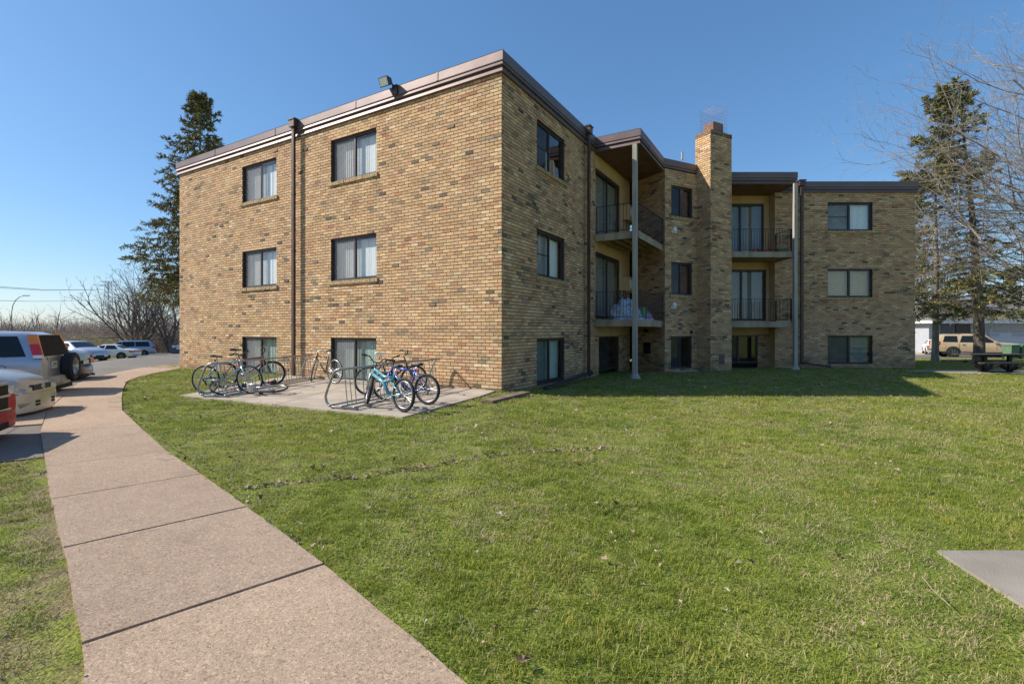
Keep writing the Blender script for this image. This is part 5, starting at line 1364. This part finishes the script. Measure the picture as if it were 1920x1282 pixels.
c = lot_sedan(1754, 48, .95, M['white'], 'white sedan parked beyond the tan vehicle at the corner of the brick wing', 0)
c.t.location.z += .02
# ================================================================ bicycle racks and bicycles
def pad_z(x, y): return zg(x, y) + .035
def rack(near_foot0, near_foot1, far_mid, label):
    a = Vector(near_foot0); b = Vector(near_foot1); mid = a.lerp(b, .5); f = Vector(far_mid); Lr = (f-mid).length
    rd = (f-mid).normalized(); u = Vector((rd.y, -rd.x)); z0 = pad_z(mid.x, mid.y)
    t = empty('bicycle_rack', (mid.x, mid.y, z0), math.atan2(rd.y, rd.x)); tag(t, label, 'bicycle rack', 'bicycle racks on the concrete pad')
    # local: x along the rack, y to the left of it (so -y is u)
    hw = .33; top = .74; yt = .10
    for x in (0.0, Lr):
        q = MB(); q.tube([(x,yt-.02,top),(x,yt+.06,top-.01),(x,yt+.14,top-.07),(x,yt+.20,top-.2),(x,hw+.06,.34),(x,hw+.10,.22),(x,hw+.08,.12),(x,hw+.02,.05),(x,hw-.06,.03),(x,-hw,.03)], .024, 10); q.build('end_loop', M['steel'], t, True)
    q = MB(); q.tube([(-.02,yt,top),(Lr+.03,yt,top)], .022, 10); q.build('top_rail', M['steel'], t, True)
    for y in (hw-.02, .02, -hw+.06):
        q = MB(); q.tube([(-.06,y,.055),(Lr+.03,y,.055)], .020, 8); q.build('base_rail', M['steel'], t, True)
    n = int(Lr/.125)
    for k in range(1, n):
        if k % 4 == 0: continue
        x = Lr*k/n; q = MB(); q.tube([(x,yt,top),(x,.02,.055)], .009, 6); q.build('upright', M['steel'], t)
    return t
r2 = rack(gp(619,768), gp(671,773), gp(830,729), 'galvanised rack nearer the building corner holding the blue mountain bicycles')
r1 = rack(gp(385,746), gp(424,749), gp(590,713), 'galvanised rack on the left with the fallen silver bicycle at its near end')
M['tyre'] = mat('bike_tyre', (.022,.021,.02), .85, var=.2, scale=30); M['tyre_tan'] = mat('bike_tyre_tan', (.17,.14,.10), .85, var=.2)
M['spoke'] = mat('spoke', (.55,.55,.53), .35, metal=.8); M['saddle'] = mat('saddle_black', (.03,.03,.032), .6, var=.2); M['grip'] = M['trim']
def bike(loc, rz, label, frame_m, fork_m=None, R=.33, tw=.024, wb=1.06, steer=0.0, bar='flat', tyre='tyre', rim='rim', full_susp=False, saddle_m=None, lean=0.0, fallen=None, reflector=True, seat_h=.84, name='bicycle', saddle_extra=None):
    """x forward; origin on the ground under the rear wheel contact"""
    t = empty(name, loc, rz); tag(t, label, 'bicycle', 'bicycles at the racks')
    if fallen is not None: t.rotation_mode = 'XYZ'; t.rotation_euler = (fallen, 0, rz)
    else: t.rotation_euler = (lean, 0, rz)
    fork_m = fork_m or frame_m; sad = saddle_m or M['saddle']
    rear = Vector((0,0,R)); front = Vector((wb,0,R)); bb = Vector((.42,0,R-.05)); st = Vector((.29,0,.74)); head_t = Vector((wb-.22,0,.80)); head_b = Vector((wb-.17,0,.66))
    if R < .32: k_ = .94; st, head_t, head_b = st*k_, Vector((head_t.x,0,head_t.z*k_)), Vector((head_b.x,0,head_b.z*k_))
    axis = (head_t-head_b).normalized(); piv = head_b
    def SR(v): 
        v = Vector(v); d = v-piv; d.rotate(Matrix.Rotation(steer, 3, axis)); return piv+d
    def wheel(c, ax, front_=False):
        n = 32; mb = MB(); c = Vector(c); ax = Vector(ax).normalized(); u = Vector((0,0,1)) - ax*ax.z; u.normalize(); w = ax.cross(u)
        ring = lambda r, k: c+(u*math.cos(2*math.pi*k/n)+w*math.sin(2*math.pi*k/n))*r
        mb.tube([ring(R-tw, k) for k in range(n)], tw, 7, closed=True); wo = mb.build('wheel', M[tyre], t, True)
        mb = MB(); mb.tube([ring(R-2*tw-.006, k) for k in range(n)], .0125, 5, closed=True); mb.build('rim', M[rim], wo, True)
        mb = MB(); mb.tube([c-ax*.05, c+ax*.05], .02, 8)
        for k in range(24):
            mb.tube([c+ax*(.028 if k % 2 else -.028), ring(R-2*tw-.008, k*n/24)], .0016, 3, cap=False)
        mb.build('spokes', M['spoke'], wo)
        return wo
    wheel(rear, (0,1,0)); fc = SR(front); fa = Vector((0,1,0)); fa.rotate(Matrix.Rotation(steer, 3, axis)); wheel(fc, fa)
    q = MB(); rt = .018 if bar != 'drop' else .017; rf = rt*1.25 if bar != 'drop' else .015
    if full_susp:
        q.tube([head_b, Vector((.62,0,.50)), bb], rf*1.6, 8); q.tube([head_t+Vector((0,0,-.03)), Vector((.58,0,.60)), Vector((.36,0,.60))], rf*1.3, 8); q.tube([st, Vector((.33,0,.56))], rt, 8); q.tube([Vector((.33,0,.56)), Vector((.58,0,.52))], rf*1.3, 8)
    else:
        q.tube([head_b, bb], rf*1.15, 8); q.tube([head_t+Vector((.01,0,-.035)), st+Vector((0,0,-.04))], rf, 8); q.tube([bb, st], rt*1.05, 8)
    q.tube([head_t, head_b], rt*1.3, 8)
    for s in (-1,1):
        q.tube([rear+Vector((0,s*.062,0)), bb+Vector((0,s*.03,0))], rt*.7, 6); 
        if not full_susp: q.tube([rear+Vector((0,s*.062,0)), Vector((.24,s*.03,.62))+Vector((.04,0,.06))], rt*.6, 6)
        else: q.tube([rear+Vector((0,s*.062,0)), Vector((.36,s*.03,.52))], rt*.7, 6)
    q.build('frame', frame_m, t, True)
    if full_susp:
        q = MB(); q.tube([Vector((.36,0,.52)), Vector((.50,0,.60))], .028, 8); q.build('shock_absorber', M['tail_red'], t, True)
    q = MB(); crown = SR(Vector((wb-.155,0,.635)))
    side = fa
    for s in (-1,1):
        a = SR(Vector((wb-.155, 0, .635)))+side*s*.055; b = fc+side*s*.062
        q.tube([a, a.lerp(b,.55)+Vector((0,0,0)), b], [.02,.018,.013] if bar != 'drop' else [.013,.011,.009], 7)
    q.tube([crown-side*.06, crown+side*.06], .02, 6); q.tube([crown, SR(head_b)], .018, 6); q.build('fork', fork_m, t, True)
    stem = SR(head_t+axis*.09); bc = SR(head_t+axis*.10+Vector((.07,0,.01)))
    q = MB(); q.tube([SR(head_t), stem, bc], .014, 6); 
    if bar == 'flat':
        q.tube([bc-side*.30+Vector((-.04,0,.05)), bc-side*.12+Vector((0,0,.04)), bc-side*.04, bc+side*.04, bc+side*.12+Vector((0,0,.04)), bc+side*.30+Vector((-.04,0,.05))], .012, 7)
    elif bar == 'riser':
        q.tube([bc-side*.31+Vector((-.06,0,.10)), bc-side*.14+Vector((0,0,.10)), bc-side*.05, bc+side*.05, bc+side*.14+Vector((0,0,.10)), bc+side*.31+Vector((-.06,0,.10))], .012, 7)
    else:
        fwd = side.cross(Vector((0,0,1)))
        for s in (-1,1): q.tube([bc, bc+side*s*.20, bc+side*s*.21+fwd*.09, bc+side*s*.21+fwd*.11+Vector((0,0,-.07)), bc+side*s*.21+fwd*.04+Vector((0,0,-.13)), bc+side*s*.21-fwd*.05+Vector((0,0,-.13))], .012, 7)
    hb_ = q.build('handlebar', M['trim'] if bar != 'drop' else M['spoke'], t, True)
    if bar != 'drop':
        for s in (-1,1):
            q = MB(); zz = .05 if bar == 'flat' else .10; xx = -.04 if bar == 'flat' else -.06
            q.tube([bc+side*s*.20+Vector((xx*.5,0,zz)), bc+side*s*.32+Vector((xx*1.1,0,zz))], .017, 7); q.build('grip', M['black'], hb_, True)
            q = MB(); q.tube([bc+side*s*.19+Vector((0,0,zz)), bc+side*s*.27+side.cross(Vector((0,0,1)))*.06+Vector((0,0,zz-.03))], .006, 5); q.build('brake_lever', M['trim'], hb_)
    q = MB(); cab = [bc+side*.15+Vector((0,0,.03)), bc+side*.05+side.cross(Vector((0,0,1)))*.10+Vector((0,0,.02)), SR(head_b+Vector((.06,0,.05)))]; q.tube(cab, .004, 4); cab = [bc-side*.15+Vector((0,0,.03)), bc-side*.02+side.cross(Vector((0,0,1)))*.11, SR(head_b+Vector((.05,.02,-.02)))]; q.tube(cab, .004, 4); q.build('brake_cable', M['trim'], hb_)
    sp = st + Vector((-.035,0,seat_h-.74-.02)) if seat_h > .74 else st
    q = MB(); q.tube([st-Vector((-.01,0,.05)), sp], .012, 7); q.build('seat_post', M['spoke'], t, True)
    q = MB(); rows = []
    for (x, w_, zt, th) in ((-.13,.045,.03,.05),(-.11,.075,.036,.06),(-.05,.072,.03,.055),(.03,.035,.02,.04),(.11,.020,.018,.03),(.145,.010,.01,.02)):
        c0 = sp+Vector((x,0,zt+.01)); rows.append([c0+Vector((0,w_*math.cos(a), th*.5*math.sin(a))) for a in [2*math.pi*k/10 for k in range(10)]])
    q.add([p for r in rows for p in r], [(i*10+k, i*10+(k+1)%10, i*10+10+(k+1)%10, i*10+10+k) for i in range(5) for k in range(10)] + [tuple(range(9,-1,-1)), tuple(range(50,60))]); q.build('saddle', sad, t, True)
    if reflector:
        q = MB(); q.lathe(sp+Vector((-.02,0,-.07)), (-1,0,.1), [(.0,.0),(.026,0),(.026,.02),(0,.024)], 10); q.build('reflector', M['tail_red'], t)
    q = MB(); ca = .7
    for s, r_ in ((1,.09),(1,.07)):
        q.lathe(bb+Vector((0,-.045,0)), (0,1,0), [(r_-.012,-.003),(r_,-.003),(r_,.003),(r_-.012,.003)], 20)
    for s in (-1,1):
        e_ = bb+Vector((math.cos(ca)*.17*s, .075*s, -math.sin(ca)*.17*s)); q.tube([bb+Vector((0,.06*s,0)), e_], .010, 6)
    q.tube([bb-Vector((0,.07,0)), bb+Vector((0,.07,0))], .018, 8); cr = q.build('crankset', M['spoke'], t)
    for s in (-1,1):
        e_ = bb+Vector((math.cos(ca)*.17*s, .12*s, -math.sin(ca)*.17*s)); q = MB(); q.box(e_.x-.045,e_.x+.045,e_.y-.045,e_.y+.045,e_.z-.012,e_.z+.012); q.build('pedal', M['trim'], cr)
    q = MB()
    q.tube([bb+Vector((0,-.05,.09)), rear+Vector((0,-.05,.035))], .004, 4); q.tube([bb+Vector((0,-.05,-.09)), rear+Vector((.05,-.05,-.10)), rear+Vector((0,-.05,-.035))], .004, 4)
    q.lathe(rear+Vector((0,-.05,0)), (0,1,0), [(.02,-.015),(.045,-.012),(.055,.01),(.02,.015)], 14); q.beam(rear+Vector((.0,-.06,-.02)), rear+Vector((.05,-.06,-.12)), .02, .025); q.build('drivetrain', M['trim'], t)
    return t
def bk_place(rear_px, front_px, zoff=0.0):
    a = Vector(gp(*rear_px)); b = Vector(gp(*front_px)); return (a.x, a.y, pad_z(a.x, a.y)), math.atan2(b.y-a.y, b.x-a.x)
aqua = paint('aqua_paint', (.11,.33,.40), .2); blue = paint('blue_paint', (.05,.10,.42), .2); silver_b = paint('bike_silver', (.55,.56,.57), .6); blackp = paint('bike_black', (.03,.028,.028), .2); teal = paint('pale_teal', (.38,.50,.50), .3); maroon = paint('maroon_paint', (.20,.03,.04), .2)
l, r = bk_place((756,776), (680,763)); bike(l, r, 'aqua full suspension mountain bicycle with knobbly tyres nearest the building corner', aqua, M['spoke'], R=.31, tw=.030, wb=1.10, steer=-.55, bar='riser', full_susp=True, seat_h=.84, lean=.04)
l, r = bk_place((802,762), (722,755)); bike(l, r, 'bright blue mountain bicycle leaning on the rack beside the aqua one', blue, blue, R=.31, tw=.028, wb=1.06, steer=.25, bar='flat', lean=-.06, seat_h=.82)
l, r = bk_place((692,744), (771,740)); bike(l, r, 'black bicycle on the far side of the rack with bright cloth over its saddle', blackp, blackp, R=.33, tw=.022, wb=1.02, steer=.1, bar='riser', saddle_m=M['plate'], seat_h=.93, lean=.03)
l, r = bk_place((628,722), (569,716)); bike(l, r, 'black road bicycle with curled handlebars standing in front of the brown downspout', blackp, M['spoke'], R=.345, tw=.015, wb=1.02, steer=-.75, bar='drop', seat_h=.90, reflector=False)
l, r = bk_place((387,741), (455,741)); bike(l, r, 'pale teal bicycle with grey tyres at the left end of the left rack', teal, teal, R=.335, tw=.019, wb=1.02, steer=-.15, bar='flat', rim='spoke', lean=.05, seat_h=.86)
l, r = bk_place((420,730), (489,727)); bike(l, r, 'dark maroon mountain bicycle behind the pale teal one with raised handlebars', maroon, blackp, R=.335, tw=.027, wb=1.10, steer=.1, bar='riser', lean=-.04, seat_h=.96)
a = Vector(gp(500,746)); b = Vector(gp(412,747)); hd = math.atan2(b.y-a.y, b.x-a.x)
ft = bike((a.x, a.y, pad_z(a.x,a.y)+.09), hd, 'silver bicycle fallen flat on the concrete in front of the left rack', silver_b, silver_b, R=.335, tw=.020, wb=1.04, steer=.35, bar='drop', fallen=math.radians(82), reflector=True, seat_h=.88)
# --- things kept on the balconies
def heap(name, label, cat, cx, cy, z, sx, sy, sz, m, seed, rz=0, n=(26,14), amp=.22):
    vs = []; nu, nv = n
    for j in range(nv+1):
        v = math.pi/2*j/nv
        for i in range(nu):
            a = 2*math.pi*i/nu; d = Vector((math.cos(a)*math.sin(v), math.sin(a)*math.sin(v), math.cos(v)))
            k = 1+amp*mnoise.noise(d*2.2+Vector((seed,0,0)))+amp*.8*mnoise.noise(d*6+Vector((0,seed,0))); ex = 1.25-.25*abs(d.z)
            vs.append((d.x*sx*k*ex, d.y*sy*k*ex, max(0, d.z*sz*k)))
    fs = [(j*nu+i, j*nu+(i+1)%nu, (j+1)*nu+(i+1)%nu, (j+1)*nu+i) for j in range(nv) for i in range(nu)]
    mb = MB(); mb.add(vs, fs); o = mb.build(name, m, None, True, 50); o.location = (cx, cy, z); o.rotation_euler = (0,0,rz); tag(o, label, cat); return o
M['plastic'] = mat('plastic_wrap', (.42,.46,.56), .22, var=.35, scale=9, bump=.03, bscale=14, spec=.8)
M['pink'] = mat('pink_cloth', (.48,.22,.33), .8, var=.3, scale=12); M['green_toy'] = mat('green_plastic', (.12,.48,.16), .45); M['red_cloth'] = mat('red_cloth', (.40,.04,.05), .8, var=.4, scale=14)
def bal_pt(u, d): return (A[0]+DR[0]*u+NRF[0]*d, A[1]+DR[1]*u+NRF[1]*d)
ang = math.atan2(DR[1], DR[0]); zb = DZ[1]
x, y = bal_pt(6.98, .92); heap('wrapped_bundle', 'large crinkled bundle wrapped in bluish clear plastic on the lower left balcony', 'bundle', x, y, zb, .55, .50, .72, M['plastic'], 3, ang)
x, y = bal_pt(8.0, 1.2); heap('pink_bundle', 'pink and lilac cloth bundle on the lower left balcony behind the post', 'bundle', x, y, zb, .45, .28, .46, mat('lilac_cloth', (.42,.33,.46), .7, var=.4, scale=8, bump=.02, bscale=12), 8, ang)
x, y = bal_pt(8.7, 1.3); heap('pink_cushion', 'small bright pink cushion at the deck edge of the lower left balcony', 'cushion', x, y, zb, .30, .13, .14, M['pink'], 12, ang)
x, y = bal_pt(6.9, 1.43)
t = empty('toy_hoop', (x, y, zb+.02), ang); tag(t, 'green plastic disc with a dark hoop against the lower left balcony railing', 'toy')
q = MB(); q.lathe((.35,0,.26),(0,-1,0),[(0,.0),(.20,0),(.22,.02),(.20,.05),(0,.05)],20); q.build('disc', M['green_toy'], t, True, 40)
q = MB(); q.tube([(.35+.25*math.cos(a),-.06,.26+.25*math.sin(a)) for a in [2*math.pi*k/24 for k in range(24)]],.014,6,closed=True); q.build('hoop', M['trim'], t, True)
x, y = bal_pt(7.6, .55); t = empty('folded_stroller', (x, y, zb), ang); tag(t, 'dark folded frame with round wheels on top of the plastic bundle', 'stroller')
q = MB()
for cx_ in (-.25,.3): q.tube([(cx_+.17*math.cos(a),0,.92+.17*math.sin(a)) for a in [2*math.pi*k/18 for k in range(18)]],.018,6,closed=True)
q.build('wheel', M['black'], t, True); q = MB(); q.tube([(-.25,0,.92),(.3,0,.92),(.45,0,.05)],.014,6); q.tube([(-.25,0,.92),(-.1,.05,.0)],.014,6); q.tube([(.3,0,.92),(.1,0,1.05),(-.3,0,.98)],.016,6); q.build('frame', M['trim'], t)
q = MB()
rr2 = random.Random(9)
for k in range(46):
    x_ = 10.4+rr2.random()*1.4; q.tube([(x_,21.08+rr2.uniform(-.02,.05),DZ[0]+.03),(x_+rr2.uniform(-.08,.08),21.08+rr2.uniform(-.05,.05),DZ[0]+rr2.uniform(.06,.17))],.012,4)
o = q.build('red_garland', M['red_cloth']); tag(o, 'low red flowering garland along the foot of the upper right balcony railing', 'garland')
t = empty('planter_box', (11.72,21.16,DZ[0])); tag(t, 'small dark green planter at the right corner of the upper right balcony', 'planter')
q = MB(); q.add([(-.22,-.07,.01),(.22,-.07,.01),(.22,.07,.01),(-.22,.07,.01),(-.26,-.10,.17),(.26,-.10,.17),(.26,.10,.17),(-.26,.10,.17)],[(0,3,2,1),(4,5,6,7),(0,1,5,4),(1,2,6,5),(2,3,7,6),(3,0,4,7)]); q.build('box', M['cart'], t)
q = MB()
for k in range(20): x_ = rr2.uniform(-.2,.2); q.tube([(x_,rr2.uniform(-.05,.05),.16),(x_+rr2.uniform(-.05,.05),rr2.uniform(-.08,.08),rr2.uniform(.2,.3))],.006,3)
q.build('stems', M['pink'], t)
# satellite style vent by the chimney foot
q = MB(); q.lathe((9.62,22.74,.42),(-.3,-1,-.1),[(.07,0),(.07,.18),(.10,.2),(.10,.28),(0,.28)],14); o = q.build('wall_vent', M['white'], apt, True, 40)
# ================================================================ camera, light, sky
cam_d = bpy.data.cameras.new('camera'); cam = bpy.data.objects.new('camera', cam_d); COL.objects.link(cam)
cam.location = (0, 0, CAMZ); cam.rotation_euler = (math.pi/2, 0, 0)
cam_d.sensor_width = 36; cam_d.lens = 36*F_PX/1920; cam_d.shift_y = -(641-HZ)/1920; cam_d.shift_x = 0
cam_d.clip_end = 3000; cam_d.clip_start = .05
SC.camera = cam
EL = math.radians(38.0); AZ = math.radians(-91)       # the sun stands on the left
sd_ = bpy.data.lights.new('sun', 'SUN'); sd_.energy = SUN_E; sd_.angle = math.radians(.5); sd_.color = (1, .93, .82)
so = bpy.data.objects.new('sun', sd_); COL.objects.link(so)
to_sun = Vector((math.sin(AZ)*math.cos(EL), math.cos(AZ)*math.cos(EL), math.sin(EL)))
so.rotation_euler = to_sun.to_track_quat('Z', 'Y').to_euler()
wd = bpy.data.worlds.new('World'); SC.world = wd; wd.use_nodes = True; nt = wd.node_tree
sky = nt.nodes.new('ShaderNodeTexSky'); sky.sky_type = 'NISHITA'; sky.sun_disc = False
sky.sun_elevation = EL; sky.sun_rotation = AZ
sky.altitude = 0; sky.air_density = 1.0; sky.dust_density = 0.5; sky.ozone_density = 8.0
gm = nt.nodes.new('ShaderNodeGamma'); gm.inputs[1].default_value = .72; hs = nt.nodes.new('ShaderNodeHueSaturation'); hs.inputs['Saturation'].default_value = 1.18
nt.links.new(sky.outputs[0], gm.inputs[0]); nt.links.new(gm.outputs[0], hs.inputs['Color']); nt.links.new(hs.outputs[0], nt.nodes['Background'].inputs[0]); nt.nodes['Background'].inputs[1].default_value = SKY_E
SC.view_settings.view_transform = 'Standard'; SC.view_settings.look = 'None'; SC.view_settings.exposure = EXPO; SC.view_settings.gamma = 1
SC.render.film_transparent = False
SC.cycles.max_bounces = 8; SC.cycles.transparent_max_bounces = 16
SC.cycles.use_denoising = True
